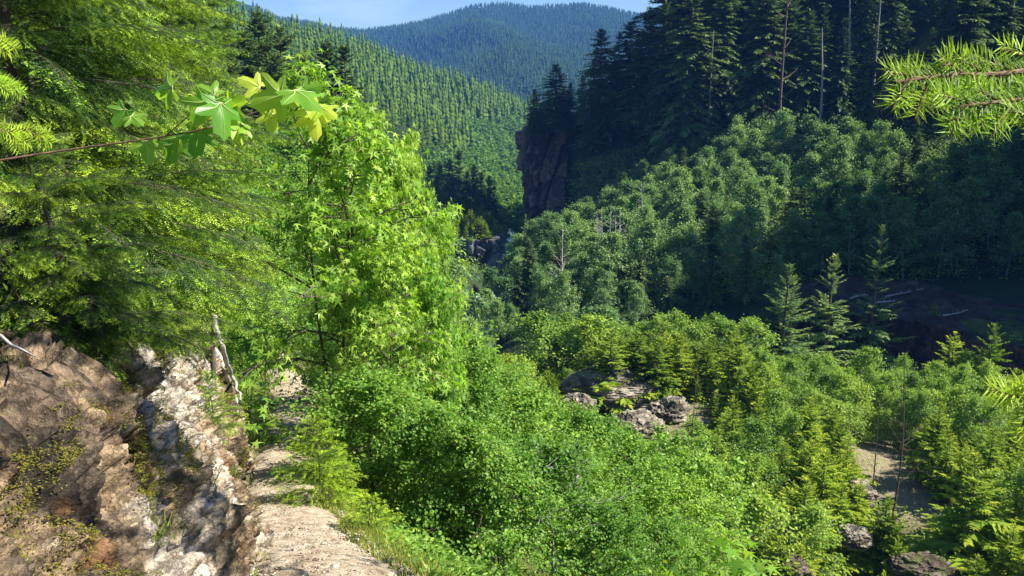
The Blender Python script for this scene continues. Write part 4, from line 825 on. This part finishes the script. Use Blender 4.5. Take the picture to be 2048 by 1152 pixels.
row(ALDERS, [(1190, 615, 98, 'round pale alder in front of the dark river alders', 1.5), (1130, 650, 95, 'lower pale alder left of the round one', 1.5)], '', 'alder', 'alders on the river bank', 76)

# unseen alder right of the frame, added to dapple the rock with shade
OV = ('unseen_shade_alder', broadleaf(9, 1.9, 1500, 330, .10, M_ALDER, stems=1, limbs=26, twigs=8, base=.60, trunk=.010)[1])
plant(OV, (3.25, 4.2, gz(3.25, 4.2)-.1), 1.0, (1, 1, 1.0), 'unseen alder added right of the frame whose leaves dapple the rock face with shade', 'alder')
# ------------------------------------------------------------------ the maple in the middle
MAP = broadleaf(7, 1.9, 4300, 301, .135, M_MAPLE, stems=4, limbs=44, twigs=6, base=.2, trunk=.010, leafkind='maple', droop=.9, top=.55)
MAP = ('maple_tree', MAP[1])
row([MAP], [(655, 118, 15.0, 'tall bright maple with a pointed top beside the trail', .95)], '', 'maple', None, 80, 0)
row([MAP], [(775, 215, 16.5, 'second maple leader, rounded and lower, right of the pointed one', .6), (872, 372, 18, 'slim maple reaching right in front of the river gorge', .42)], '', 'maple', 'maples beside the trail', 81, 0)
row([MAP], [(862, 500, 15.5, 'low maple spreading toward the columnar rock', .62), (745, 430, 14.5, 'shorter maple filling the middle of the clump', .95)], '', 'maple', 'maples beside the trail', 82, 0)
SM = ('maple_shoot', broadleaf(1.4, .5, 60, 305, .17, M_MAPLE, stems=2, limbs=10, twigs=3, base=.2, trunk=.008, leafkind='maple', droop=.7)[1])
for px, py, Y, hh, lab in ((1440, 1085, 9.5, 1.6, 'maple shoot with big pale leaves at the bottom edge'), (1480, 1110, 9.6, 1.2, 'lower maple shoot right of the taller one at the bottom edge'), (490, 672, 15, 1.6, 'small maple behind the corner of the rock face'), (505, 800, 13.8, 1.2, 'bright green leafy bush at the foot of the rock corner'), (530, 835, 14.2, 1.0, 'lower bright bush against the trail left edge')):
    p = at(px, py, Y); plant(SM, (p.x, Y, p.z-hh), px % 6, hh/1.4*np.array([1.2, 1.2, 1]) if False else (hh/1.4*1.25, hh/1.4*1.25, hh/1.4), lab, 'maple', 'maple shoots')

# ------------------------------------------------------------------ hemlocks over the rock face
HB = [hemlock_branch(L, 400+i) for i, L in enumerate((2.4, 2.0, 1.7, 2.6, 1.3, 2.2))]
HL = (2.4, 2.0, 1.7, 2.6, 1.3, 2.2)
def hemlock(x, y, ztop, z0, r0, nb, blen, seed, label, zlow, az0=None, half=math.pi, name='hemlock'):
    rs = np.random.RandomState(seed); T = thing(name, label, 'hemlock', (x, y, z0)); H = ztop-z0
    mb = MB(); t = np.linspace(-.05, 1, 12); tubes(mb, np.stack([.1*np.sin(t*3), .08*np.sin(t*4), t*H], 1)[None], (r0*(1.05-t))[None], 12); link('trunk', mb.mesh('trunk', M_BARK, True), T)
    for i in range(nb):
        h = zlow-z0+(ztop-zlow)*((i+rs.rand())/nb); f = (h/H); L = blen*(1-.75*max(0, f-.15))*(.7+.5*rs.rand()); k = rs.randint(6)
        a = (i*2.39996+rs.rand()*.7) if az0 is None else az0+half*(((i*.618034) % 1)*2-1)+rs.randn()*.1
        tilt = -(.12+.25*f)+.22*rs.randn()
        b = link('branch', HB[k][0], T); b.location = (0.1*math.sin(3*f), 0, h); b.rotation_euler = (rs.randn()*.2, tilt, a); s = L/HL[k]; b.scale = (s, s, s)
        n_ = link('needles', HB[k][1], b)
    return T
for px, py, Y, zt_, r0, nb, bl, zl, a0, hf, lab in (
 (350, 560, 12.0, 3.6, .16, 98, 1.65, -2.2, -.5, 1.9, 'large hemlock on the bank above the rock corner with pale new tips'),
 (150, 520, 7.6, 2.8, .09, 96, 1.6, -1.75, -.35, 1.8, 'hemlock with a pale trunk and drooping shaded boughs on top of the rock face'),
 (10, 400, 6.2, 2.6, .08, 80, 1.6, -1.35, -.3, 1.7, 'dark hemlock at the left edge above the tan soil'),
 (395, 560, 10.2, .1, .05, 60, 1.05, -2.3, -.5, 1.5, 'small hemlock whose low boughs overhang the rock corner'),
 (75, 560, 4.7, -.2, .035, 46, .8, -1.45, -.2, 1.5, 'small hemlock draped over the near part of the rock face'),
 (215, 600, 6.7, -.4, .04, 50, .9, -1.9, -.3, 1.5, 'small hemlock draped over the middle of the rock face'),
 (320, 610, 8.8, -.9, .04, 50, .9, -2.2, -.3, 1.5, 'small hemlock draped over the white part of the rock face'),
 (250, 560, 9.4, 2.4, .07, 90, 1.55, -1.9, -.4, 1.7, 'middle hemlock between the pale trunk and the rock corner'),
 (240, 480, 14.5, 4.8, .15, 90, 2.3, -1.0, -.5, 2.4, 'tall hemlock behind the middle one, filling the upper left'),
 (60, 480, 11.5, 4.2, .12, 90, 2.3, -.8, -.5, 2.4, 'tall hemlock far behind the left edge one'),
 (400, 400, 17.0, 4.2, .15, 80, 1.7, -1.0, -.5, 2.6, 'rear hemlock whose bright tips stand against the hillside')):
    g_ = at(px, py, Y); hemlock(g_.x, Y, zt_, gz(g_.x, Y)-.1, r0, nb, bl, int(px+Y), lab, zl, az0=a0, half=hf)

# ------------------------------------------------------------------ needle saplings by the trail
def sapling(H, seed, R0=.42, mat=None, nbr=34, nl=.018, nw=.0045):
    rs = np.random.RandomState(seed); mt = MB(); mc = MB(); UP = np.array([0, 0, 1.]); t = np.linspace(-.04, 1, 8); tubes(mt, np.stack([.03*H*np.sin(t*4), .02*H*np.sin(t*5), t*H], 1)[None], (.013*H*(1.03-t))[None], 7)
    tb = .06+.90*(np.arange(nbr)+rs.rand(nbr))/nbr; az = np.arange(nbr)*2.4+rs.rand(nbr)*.6; L = R0*H*(1-tb)**.8*(.8+.4*rs.rand(nbr))+.06*H; el = .18+.75*tb**2+.12*rs.randn(nbr)
    D = np.stack([np.cos(az)*np.cos(el), np.sin(az)*np.cos(el), np.sin(el)], 1); B = np.stack([0*tb, 0*tb, tb*H], 1); q = np.linspace(0, 1, 5); sg = .22
    tubes(mt, B[:, None]+D[:, None]*L[:, None, None]*q[None, :, None]-UP*(sg*L[:, None]*q**2)[..., None], np.tile((.0045*H*np.array([1, .8, .6, .4, .2]))[None], (nbr, 1)), 4)
    needles(mc, B, D, L, sg, .004, nl, nw, rs, flat=False, newfrac=.3)
    m2 = np.maximum((L*34).astype(int), 4); k = np.repeat(np.arange(nbr), m2); g = .12+.85*rs.rand(len(k)); s2 = np.where(np.arange(len(k)) % 2, 1., -1.)
    T1 = nrm(D[k]-UP*(2*sg*g)[:, None]); S1 = nrm(np.cross(T1, UP)); P2 = B[k]+D[k]*(L[k]*g)[:, None]-UP*(sg*L[k]*g**2)[:, None]
    D2 = nrm(T1*.9+S1*s2[:, None]*.75+.12*rs.randn(len(k), 3)); l2 = L[k]*.5*(1.1-g)*(.5+rs.rand(len(k)))+.03*H
    needles(mc, P2, D2, l2, .2, .0045, nl, nw, rs, flat=False, newfrac=.5)
    needles(mc, np.array([[0, 0, H*.85]]), np.array([[0, 0, 1.]]), np.array([H*.17]), 0, .003, nl, nw, rs, flat=False, newfrac=.5)
    return [('trunk', mt.mesh('trunk', M_BARK, True)), ('crown', mc.mesh('crown', mat or M_FIR))]
SAP = ('fir_sapling', sapling(1.2, 501, R0=.45, nbr=62, nl=.026, nw=.006)); SAP2 = ('hemlock_sapling', sapling(.9, 502, R0=.55, nbr=44, nl=.024, nw=.006))
p = at(628, 838, 9.6); plant(SAP, (p.x, 9.6, p.z-1.12), .4, (1.15, 1.15, .95), 'bright young fir standing on the right edge of the trail', 'conifer')
p = at(735, 985, 7.9); plant(SAP2, (p.x, 7.9, p.z-.75), 1.4, (1.1, 1.1, .8), 'low spreading fir seedling right of the trail below the young fir', 'conifer')
pt, nn_ = face_pick(418, 850); plant(SAP2, (pt[0]+.02, pt[1], pt[2]-.1), 0, (.75, .75, .72), 'feathery hemlock seedling growing out of the rock face', 'conifer')
pt, nn_ = face_pick(330, 700); plant(SAP2, (pt[0], pt[1], pt[2]-.05), 2, (.6, .6, .5), 'small hemlock seedling in the roots at the top of the rock face', 'conifer')
# roots hanging over the corner of the rock
def root_path(pix, r, mat, name, label, off=.05, seed=0, par=None):
    P = []
    for px, py in pix:
        q, n_ = face_pick(px, py); P.append(q+n_*off)
    P = np.array(P); t = np.linspace(0, len(P)-1, 26); P = np.stack([np.interp(t, range(len(P)), P[:, i]) for i in range(3)], 1); P += fbm(P*5, 2, seed)[:, None]*.02
    mb = MB(); tubes(mb, P[None], (r*(1.15-t/t[-1]*.8)*(1+.25*fbm(P*9, 2, seed+1)))[None], 8); o = link(name, mb.mesh(name, mat, True), par); return tag(o, label, 'root', 'roots over the rock face')
root_path([(395, 640), (412, 690), (438, 740), (462, 790), (470, 830)], .045, M_DEAD, 'exposed_root', 'thick bleached root running down the corner of the rock face', seed=1)
root_path([(420, 640), (440, 690), (462, 750), (478, 800)], .035, M_DEAD, 'exposed_root', 'outermost pale root along the far edge of the rock face', seed=2)
root_path([(330, 640), (352, 690), (380, 730), (400, 775)], .028, M_DEAD, 'exposed_root', 'pale root hanging under the hemlock boughs', seed=3)
root_path([(275, 660), (290, 700), (300, 760)], .025, M_TWIG, 'exposed_root', 'reddish root left of the pale ones', seed=4)
root_path([(345, 640), (365, 660), (392, 700), (405, 740)], .018, M_DEAD, 'exposed_root', 'thin pale root crossing the hanging one', seed=5)
P = np.array([tuple(at(px, py, Y)) for px, py, Y in ((-60, 640, 3.3), (2, 672, 3.2), (22, 690, 3.18), (45, 700, 3.15), (70, 713, 3.1))]); mb = MB(); tubes(mb, P[None], np.array([[.008, .007, .006, .005, .002]]), 8)
tag(link('dead_branch', mb.mesh('dead_branch', M_DEAD, True)), 'short whitish dead branch over the tan soil at the left edge', 'branch')
# grass tufts and herbs: on the face, along the trail
def grass(mb, C, n, h, rs, sp=.06):
    k = np.repeat(np.arange(len(C)), n); P = C[k]+rs.randn(len(k), 3)*np.array([sp, sp, .005]); D = rs.randn(len(k), 3)*.45+np.array([0, 0, 1.]); N = rs.randn(len(k), 3)
    leaves(mb, P, D, N, h*(.5+rs.rand(len(k))), .006+.004*rs.rand(len(k)), .1, rs.rand(len(k)), rs.rand(len(k))**2, rs=rs)
for i, (px, py, n, h, lab) in enumerate([(375, 1000, 60, .17, 'grass tuft in the middle of the white rock'), (470, 1085, 80, .22, 'long-bladed grass tuft at the foot of the rock beside the trail'), (385, 1120, 90, .12, 'weedy tuft at the bottom of the rock face'), (345, 905, 60, .09, 'low yellowish tuft on the upper white rock'), (300, 1075, 60, .10, 'weedy tuft left of the white rock foot'), (150, 905, 40, .10, 'dry grass tuft in the mossy part of the face'), (465, 950, 50, .10, 'small green tuft where the rock corner meets the trail')]):
    q, n_ = face_pick(px, py); mb = MB(); grass(mb, q[None]+np.zeros((1, 3)), n, h, np.random.RandomState(i), .05); P = q+np.random.RandomState(i).randn(40, 3)*.03
    leaves(mb, P+n_*.02, np.random.RandomState(i+9).randn(40, 3)+n_, np.tile([0, 0, 1.], (40, 1)), .025, .014, .2, rs=np.random.RandomState(i)); tag(link('grass_tuft', mb.mesh('grass_tuft', M_GRASS)), lab, 'grass tuft', 'grass tufts on the rock face')
rs = np.random.RandomState(77)
n = 1500; y = 3.5+rs.rand(n)*16; x = np.interp(y, TY, TX)+.62+rs.rand(n)**1.4*1.2; C = xyz(x, y, ground(x, y)); mb = MB(); grass(mb, C, 14, .13, rs, .05)
n = 330; y = 3.2+rs.rand(n)*14; x = np.interp(y, TY, TX)+np.where(rs.rand(n) < .6, .42+.2*rs.rand(n), -.40-.22*rs.rand(n)); C = xyz(x, y, np.interp(y, TY, TZ)+.01); grass(mb, C, 9, .07, rs, .03)
n = 260; y = 12.5+rs.rand(n)*12; x = np.interp(y, TY, TX)-.6-rs.rand(n)*.7; C = xyz(x, y, ground(x, y)); grass(mb, C, 12, .15, rs, .06)
tag(link('grass', mb.mesh('grass', M_GRASS)), 'grass along the outer edge of the trail', 'grass', kind='stuff')
def cover(mb, X, Y, n, size, hmax, rs, spread, dz=0.):
    Z = ground(X, Y); k = np.repeat(np.arange(len(X)), n); C = xyz(X, Y, Z)
    P = C[k]+rs.randn(len(k), 3)*spread*np.array([1, 1, 0])[None]+np.stack([0*k, 0*k, rs.rand(len(k))*hmax+dz], 1)
    leaves(mb, P, rs.randn(len(k), 3)*np.array([1, 1, .5]), rs.randn(len(k), 3)*.45+np.array([0, 0, 1.]), size*(.6+.8*rs.rand(len(k))), size*.6, .3, rs.rand(len(k)), rs.rand(len(k))**2, rs=rs)
mb = MB(); n = 2600; y = 4+rs.rand(n)**1.2*22; x = np.interp(y, TY, TX)+.75+rs.rand(n)**1.3*(2.2+y*.2); cover(mb, x, y, 24, .045, .28, rs, .12)
n = 700; y = 13.5+rs.rand(n)*22; x = np.interp(y, TY, TX)-.75-rs.rand(n)*2.5; cover(mb, x, y, 30, .05, .5, rs, .15)
n = 2600; y = .2+rs.rand(n)*13; x = np.interp(y, TY, TX)-1.9-rs.rand(n)*5; cover(mb, x, y, 24, .05, .35, rs, .16, .1)
tag(link('ground_cover', mb.mesh('ground_cover', M_ALDER)), 'low leafy undergrowth on the slope beside the trail', 'undergrowth', kind='stuff')
mb = MB(); n = 5200; y = 14+rs.rand(n)*46; x = np.interp(y, TY, TX)+2+rs.rand(n)*(y*.62); cover(mb, x, y, 22, .13, .9, rs, .35)
n = 8000; y = 36+rs.rand(n)*64; x = -8+rs.rand(n)*(y*.62+10); bm_ = bare(x, y) < .3+.7*(rs.rand(n) < .6); x, y = x[bm_], y[bm_]; m_k = np.array([rs.rand() < .55 or not any((a-c)**2+((b-d)*.6)**2 < r*r*.6 for c, d, r in CLEAR) for a, b in zip(x, y)]); x, y = x[m_k], y[m_k]
m_r = river_dist(x, y) > 5; x, y = x[m_r], y[m_r]; cover(mb, x, y, 16, .16, .7, rs, .4)
tag(link('shrub_cover', mb.mesh('shrub_cover', M_ALDERF)), 'low shrubs covering the valley slope and bench', 'undergrowth', kind='stuff')
mb = MB(); n = 9000; x = rs.uniform(-30, 125, n); y = rs.uniform(108, 225, n); s_ = in_spur(x, y); k_ = (s_ > -22) & (s_ < 75) & (river_dist(x, y) > 7) & ~((x > 33) & (y < 128)); x, y = x[k_], y[k_]; cover(mb, x, y, 15, .45, 2.0, rs, .9)
n = 7000; y = 40+rs.rand(n)*115; x = np.interp(y, TY, TX)+rs.uniform(-6, 34, n); k_ = (river_dist(x, y) > 7) & (y > np.where(x > 0, 400, 40)); x, y = x[k_], y[k_]; cover(mb, x, y, 16, .3, 1.6, rs, .6)
tag(link('slope_undergrowth', mb.mesh('slope_undergrowth', M_ALDERF)), 'shrubby undergrowth between the trees of the gorge slopes', 'undergrowth', kind='stuff')

# ------------------------------------------------------------------ foreground fir at the right, near maple twig and fir shoots at the left
def fir_bough(parent, pts, r, seed, shoots, nl=.021, nw=.0015, pn=(0, -.85, .5)):
    """a woody axis with side shoots lying in one plane; needles stand in ordered rows on both sides"""
    rs = np.random.RandomState(seed); P = np.array(pts); t = np.linspace(0, len(P)-1, 20); P = np.stack([np.interp(t, range(len(P)), P[:, i]) for i in range(3)], 1)-np.array(parent.location); pn = nrm(np.array(pn))
    mw = MB(); tubes(mw, P[None], (r*(1.1-t/t[-1]*.75))[None], 7); mc = MB(); seg = P[1:]-P[:-1]; L = np.linalg.norm(seg, axis=1); T = seg/L[:, None]
    def rows_(b, d, l, new, sg):
        for q_, sc in ((pn, 1.), (pn+.9*np.cross(pn, d), .85), (pn-.9*np.cross(pn, d), .85)):
            needles(mc, b, d, l, sg, .0021, nl*sc, nw, rs, flat=True, tipall=new, face=nrm(q_))
    rows_(P[:-1], seg, L, np.full(len(seg), .15), 0)
    for (f, side, ln, new, dz) in shoots:
        i = int(f*18.99); b = P[i]*(1-(f*19-i))+P[i+1]*(f*19-i); tt = T[i]; s = nrm(np.cross(tt, pn))*side; d = nrm(tt*.8+s*.7+np.array([0, 0, dz])+.1*rs.randn(3)); q = np.linspace(0, 1, 5)
        tubes(mw, (b+d*ln*q[:, None]-np.array([0, 0, 1.])*(ln*.12*q**2)[:, None])[None], (r*.42*(1.1-q*.7))[None], 5); half = ln*.45
        rows_(b[None], d[None], np.array([half]), np.array([.2]), .05); rows_((b+d*half)[None], d[None], np.array([ln-half]), np.array([new]), .10)
        for sd2 in (-1, 1):
            if rs.rand() < .6:
                d2 = nrm(d+nrm(np.cross(d, pn))*sd2*.8); b2 = b+d*half*(.9+.3*rs.rand()); rows_(b2[None], d2[None], np.array([ln*.42]), np.array([new]), .12); tubes(mw, np.stack([b2, b2+d2*ln*.4])[None], np.array([[r*.3, r*.12]]), 4)
    b = link('branch', mw.mesh('branch', M_TWIG, True), parent); link('needles', mc.mesh('needles', M_FIR), b); return b
rs = np.random.RandomState(9)
FT = thing('fir_tree', 'fir reaching one bright bough into the upper right corner close to the camera', 'conifer', (1.55, .95, -1.75))
mb = MB(); t = np.linspace(0, 1, 10); tubes(mb, np.stack([.05*np.sin(t*3), .03*np.sin(t*5), t*3.1], 1)[None], (.045*(1.1-t))[None], 12); link('trunk', mb.mesh('trunk', M_BARK, True), FT)
def pp(px, py, Y): return tuple(at(px, py, Y))
sh = lambda n, a, b, lo, hi, s: [(a+(b-a)*(i+.5)/n, (1 if i % 2 else -1), lo+(hi-lo)*np.random.RandomState(s+i).rand()*(1.15-i/n*.5), .55+.45*np.random.RandomState(s+i+50).rand(), -.1) for i in range(n)]
fir_bough(FT, [(1.57, .97, .10), pp(2330, 60, .96), pp(2150, 125, .92), pp(2000, 150, .90), pp(1895, 150, .88), pp(1790, 165, .86)], .0045, 1, sh(13, .40, .98, .030, .055, 5))
fir_bough(FT, [(1.57, .97, .02), pp(2330, 110, .9), pp(2180, 165, .86), pp(2080, 195, .84), pp(1990, 205, .83), pp(1905, 215, .82)], .0035, 2, sh(9, .45, .98, .028, .045, 25))
fir_bough(FT, [(1.57, .97, -.12), pp(2300, 200, .84), pp(2160, 215, .8), pp(2060, 240, .78)], .003, 3, sh(6, .55, .98, .025, .04, 45))
fir_bough(FT, [(1.57, .96, -.62), pp(2250, 760, .8), pp(2120, 790, .78), pp(2048, 815, .77)], .003, 4, sh(7, .5, .98, .03, .05, 65))
for i in range(7):
    a = rs.rand()*2-.4; z = -1.1+i*.42; fir_bough(FT, [(1.56, .96, z), (1.56+.35*math.cos(a), .96+.35*math.sin(a), z+.06), (1.56+.75*math.cos(a), .96+.75*math.sin(a), z-.04)], .004, 10+i, sh(8, .2, .98, .05, .1, 80+i*10))
FL = thing('fir_tree', 'fir seedling whose soft needle shoots hang close to the camera at the left edge', 'conifer', (-1.75, 1.15, -1.1))
mb = MB(); tubes(mb, np.stack([.04*np.sin(t*3), .03*np.sin(t*5), t*2.1], 1)[None], (.020*(1.08-t))[None], 10); link('trunk', mb.mesh('trunk', M_BARK, True), FL)
for i, (px, py) in enumerate([(5, 80), (95, 262), (30, 170)]):
    q = at(px, py, 1.45+.05*i); s_ = at(-160, py-40, 1.25); fir_bough(FL, [(-1.75, 1.15, s_.z-.02), tuple(s_), tuple(q)], .0028, 40+i, [(.72, 1, .07, .9, -.2), (.8, -1, .06, .6, -.2), (.88, 1, .05, .8, -.25), (.6, -1, .07, .3, -.2)], nl=.02)
for i in range(22):
    a = i*2.4; z = -.85+i*.083; ln = .55*(1.05-i/24); fir_bough(FL, [(-1.75, 1.15, z), (-1.75+ln*.5*math.cos(a), 1.15+ln*.5*math.sin(a), z+.03), (-1.75+ln*math.cos(a), 1.15+ln*math.sin(a), z-.03)], .003, 60+i, sh(6, .2, .98, .05, .09, 300+i*10))
# maple twig with large backlit leaves
MT = thing('maple_sapling', 'maple sapling holding out large backlit leaves before the hemlock', 'maple', (-2.15, 2.4, gz(-2.15, 2.4)-.05))
def rel(p): return np.array(p)-np.array(MT.location)
mb = MB()
def curve(pl, r0, r1, k=7):
    P = np.array([rel(p) for p in pl]); t = np.linspace(0, len(P)-1, 16); P = np.stack([np.interp(t, range(len(P)), P[:, i]) for i in range(3)], 1); tubes(mb, P[None], np.linspace(r0, r1, 16)[None], k)
curve([(-2.15, 2.4, gz(-2.15, 2.4)-.05), (-2.1, 2.45, -.3), pp(-60, 330, 2.5), pp(130, 300, 2.6), pp(285, 280, 2.62), pp(415, 258, 2.62), pp(500, 228, 2.65), pp(600, 195, 2.68)], .0045, .0012)
curve([pp(330, 273, 2.62), pp(380, 230, 2.6), pp(420, 185, 2.58)], .002, .001); curve([pp(520, 222, 2.65), pp(560, 205, 2.62), pp(600, 180, 2.6)], .0018, .001)
link('twig', mb.mesh('twig', M_TWIG, True), MT)
M_VEIN = leaf_mat('leaf_vein', (.25, .32, .10), (.32, .40, .14), (.3, .4, .1), .3)
BIG = [(520, 175, 2.7, .10, -60, .6), (640, 215, 2.66, .10, 110, .5), (400, 230, 2.66, .11, -120, .6), (480, 250, 2.6, .10, 120, .5), (460, 215, 2.68, .09, 60, .3), (540, 225, 2.62, .09, 170, .9), (418, 198, 2.58, .14, -150, .1), (345, 175, 2.56, .11, -100, .35), (440, 205, 2.55, .16, 165, .0), (465, 235, 2.60, .13, 150, .5), (398, 262, 2.70, .12, -170, -.3), (360, 268, 2.75, .10, 190, -.3), (568, 188, 2.6, .15, -110, .6), (590, 180, 2.58, .16, 120, .0), (545, 205, 2.66, .11, -165, .8), (618, 205, 2.66, .13, 140, .9), (625, 225, 2.7, .12, 165, .9), (600, 190, 2.62, .11, 60, .3), (430, 190, 2.62, .10, -60, .2), (350, 285, 2.8, .11, -160, -.3), (292, 282, 2.64, .10, 175, .1), (252, 218, 2.75, .10, -150, -.2), (262, 232, 2.72, .08, 120, -.2), (-60, 300, 2.5, .09, 160, 0), (-110, 420, 2.46, .1, -150, 0), (-150, 520, 2.45, .1, 150, 0), (-30, 340, 2.5, .09, -160, 0), (-140, 360, 2.5, .09, 30, 0)]
rl = np.random.RandomState(6)
for px, py, Y, L, ang, tp in BIG:
    mbl = MB(); a = math.radians(ang); D = np.array([math.sin(a), -.15+.3*rl.randn(), math.cos(a)]); N = np.array([.5*rl.randn()+.35, -.6+.3*rl.randn(), .6+.45*rl.randn()]); P = rel(pp(px, py, Y))
    palmate(mbl, P[None], D[None], N[None], np.array([L*.66]), rl, lobes=LOBES, rings=3, cup=.30, tip=np.array([max(0, tp)]), tint=np.array([.5+.5*min(tp, 1)]))
    Vv = mbl.v[0]; K = len(LOBES)
    for j in (1, 5, 10, 15, 19):
        ln = np.array([Vv[0]]+[Vv[1+q*K+j] for q in range(3)]); ln = np.stack([np.interp(np.linspace(0, 2.85, 7), range(4), ln[:, c]) for c in range(3)], 1)+nrm(N)*.0006
        tubes(mbl, ln[None], (np.linspace(.0016, .0004, 7))[None]*L/.13, 4, 1., 1)
    link('leaf', mbl.mesh('leaf', [M_BIGLEAF, M_VEIN], True), MT)

# ------------------------------------------------------------------ the far forests
def forest(n, box, mind, hr, seed, ok, dec=.12):
    rs = np.random.RandomState(seed); X = rs.uniform(box[0], box[1], n); Y = rs.uniform(box[2], box[3], n); k = ok(X, Y); X, Y = X[k], Y[k]
    cell = {}; keep = []
    for i in range(len(X)):
        c = (int(X[i]//mind), int(Y[i]//mind))
        if c in cell: continue
        cell[c] = 1; keep.append(i)
    X, Y = X[keep], Y[keep]; return X, Y, ground(X, Y, False), rs.uniform(hr[0], hr[1], len(X)), rs
def lowtree(mb, X, Y, Z, H, rs, tiers=5, sides=6, wr=.15, dec=None):
    """little conifers: stacked ragged skirts; broadleaf ones as lumpy rounded tufts"""
    n = len(X); C = xyz(X, Y, Z)
    for q in range(tiers):
        f0 = q/tiers; zt_ = H*(f0+1.5/tiers).clip(0, 1) if False else H*min(1, f0+1.55/tiers); zb_ = H*(f0+.04); r = H*wr*(1-f0)**.85*(.8+.4*rs.rand(n))
        th = np.arange(sides)/sides*6.283+rs.rand(n, 1)*6.28; rj = r[:, None]*(.65+.7*rs.rand(n, sides)); zj = (zb_[:, None]-H[:, None]*.05*rs.rand(n, sides))
        ring = np.stack([C[:, 0:1]+np.cos(th)*rj, C[:, 1:2]+np.sin(th)*rj, C[:, 2:3]+zj], -1); apex = C+np.stack([0*H, 0*H, zt_], 1)
        V = np.concatenate([apex[:, None], ring], 1); o = (np.arange(n)*(sides+1))[:, None, None]; F = np.array([[0, 1+j, 1+(j+1) % sides] for j in range(sides)])[None]+o
        tn = rs.rand(n); mb.add(V.reshape(-1, 3), F.reshape(-1, 3), np.repeat(tn, sides+1), 0)
def tufts(mb, X, Y, Z, R, rs, k=26):
    n = len(X); C = xyz(X, Y, Z); U = nrm(rs.randn(n, k, 3)); U[..., 2] = np.abs(U[..., 2]); P = C[:, None]+U*R[:, None, None]*np.array([1, 1, 1.5])*(.7+.35*rs.rand(n, k, 1)); D = rs.randn(n, k, 3)*np.array([1, 1, .6])
    tn = np.repeat(rs.rand(n), k)*.6+.4*rs.rand(n*k); leaves(mb, P.reshape(-1, 3)-nrm(D).reshape(-1, 3)*np.repeat(R, k)[:, None]*.3, D.reshape(-1, 3), U.reshape(-1, 3)+.3*rs.randn(n*k, 3), np.repeat(R, k)*.38, np.repeat(R, k)*.32, -.2, tn, rs=rs)
def hill_ok(X, Y):
    Z = ground(X, Y, False); px, py = project(X, Y, Z+10); c = (X+12)*-.789+(Y-900)*.615; return (px > 60) & (px < 1075) & (c < 18) & (py < 480) & (Z > river_z(Y)+3)
X, Y, Z, H, rs = forest(125000, (-480, 30, 235, 990), 6.4, (11, 21), 91, hill_ok)
dn = fbm(xyz(X*.012, Y*.007, 0*X), 3, 92)+np.interp(Z, [-60, -35, 0], [.75, .15, -.35]); dec = dn > .35; print('hill', len(X), dec.sum())
order = np.argsort(np.where(dec | (project(X, Y, Z+H)[0] < 560), 1e9, Y)); big = order[:300]; rest = np.setdiff1d(np.arange(len(X)), big)
for i in big:
    sc = H[i]/20*.95; plant(HILLC[rs.randint(4)], (X[i], Y[i], Z[i]-.3), rs.rand()*6.28, (sc*1.1, sc*1.1, sc), 'slender conifer low on the far sunlit hillside', 'conifer', 'conifers of the sunlit hillside')
mb = MB(); r_ = rest[~dec[rest]]; lowtree(mb, X[r_], Y[r_], Z[r_], H[r_], rs, tiers=6, sides=7, wr=.17); tag(link('hillside_forest', mb.mesh('hillside_forest', M_HILL)), 'dense conifer forest covering the sunlit hillside', 'forest', kind='stuff')
mb = MB(); r_ = rest[dec[rest]]; tufts(mb, X[r_], Y[r_], Z[r_]+2, H[r_]*.28, rs, 130)
tag(link('hillside_alders', mb.mesh('hillside_alders', M_HILLDEC)), 'rounded broadleaf trees among the hillside conifers', 'forest', kind='stuff')
def mt_ok(X, Y):
    Z = ground(X, Y, False); px, py = project(X, Y, Z+10); return (px > 500) & (px < 1420) & (py < 330) & (Y > 950)
X, Y, Z, H, rs = forest(260000, (-1000, 700, 950, 2740), 9.5, (9, 15), 95, mt_ok)
dn = fbm(xyz(X*.004, Y*.003, 0*X), 3, 96)+np.interp(Z, [-80, 0, 60], [.6, 0, -.8]); dec = dn > .42; print('mountain', len(X), dec.sum())
mb = MB(); lowtree(mb, X[~dec], Y[~dec], Z[~dec], H[~dec], rs, tiers=3, sides=5, wr=.22); tag(link('mountain_forest', mb.mesh('mountain_forest', M_MTN)), 'hazy blue conifer forest covering the far mountains', 'forest', kind='stuff')
mb = MB(); tufts(mb, X[dec], Y[dec], Z[dec]+2, H[dec]*.5, rs, 14); tag(link('mountain_alders', mb.mesh('mountain_alders', M_HILLDEC)), 'paler broadleaf patches at the foot of the far mountains', 'forest', kind='stuff')

# ------------------------------------------------------------------ haze
zlo = float(min(GZ.min(), -100))-1; zhi = float(GZ.max())+40; q = 3500
v = np.array([(x, y, z) for x in (-q, q) for y in (-q, q) for z in (zlo, zhi)]); f = np.array([[0, 1, 3, 2], [4, 6, 7, 5], [0, 4, 5, 1], [2, 3, 7, 6], [0, 2, 6, 4], [1, 5, 7, 3]])
mb = MB(); mb.add(v, f); m, t = newmat('haze'); pv = nd(t, 'ShaderNodeVolumePrincipled'); pv.inputs['Color'].default_value = (.12, .34, 1, 1); pv.inputs['Density'].default_value = 0.00014; pv.inputs['Anisotropy'].default_value = 0
oo = nd(t, 'ShaderNodeOutputMaterial'); t.links.new(pv.outputs[0], oo.inputs[1]); tag(link('haze', mb.mesh('haze', m)), 'thin blue air between the camera and the mountains', 'haze', kind='stuff')
print('total objects', len(bpy.data.objects), 'zhi', zhi)
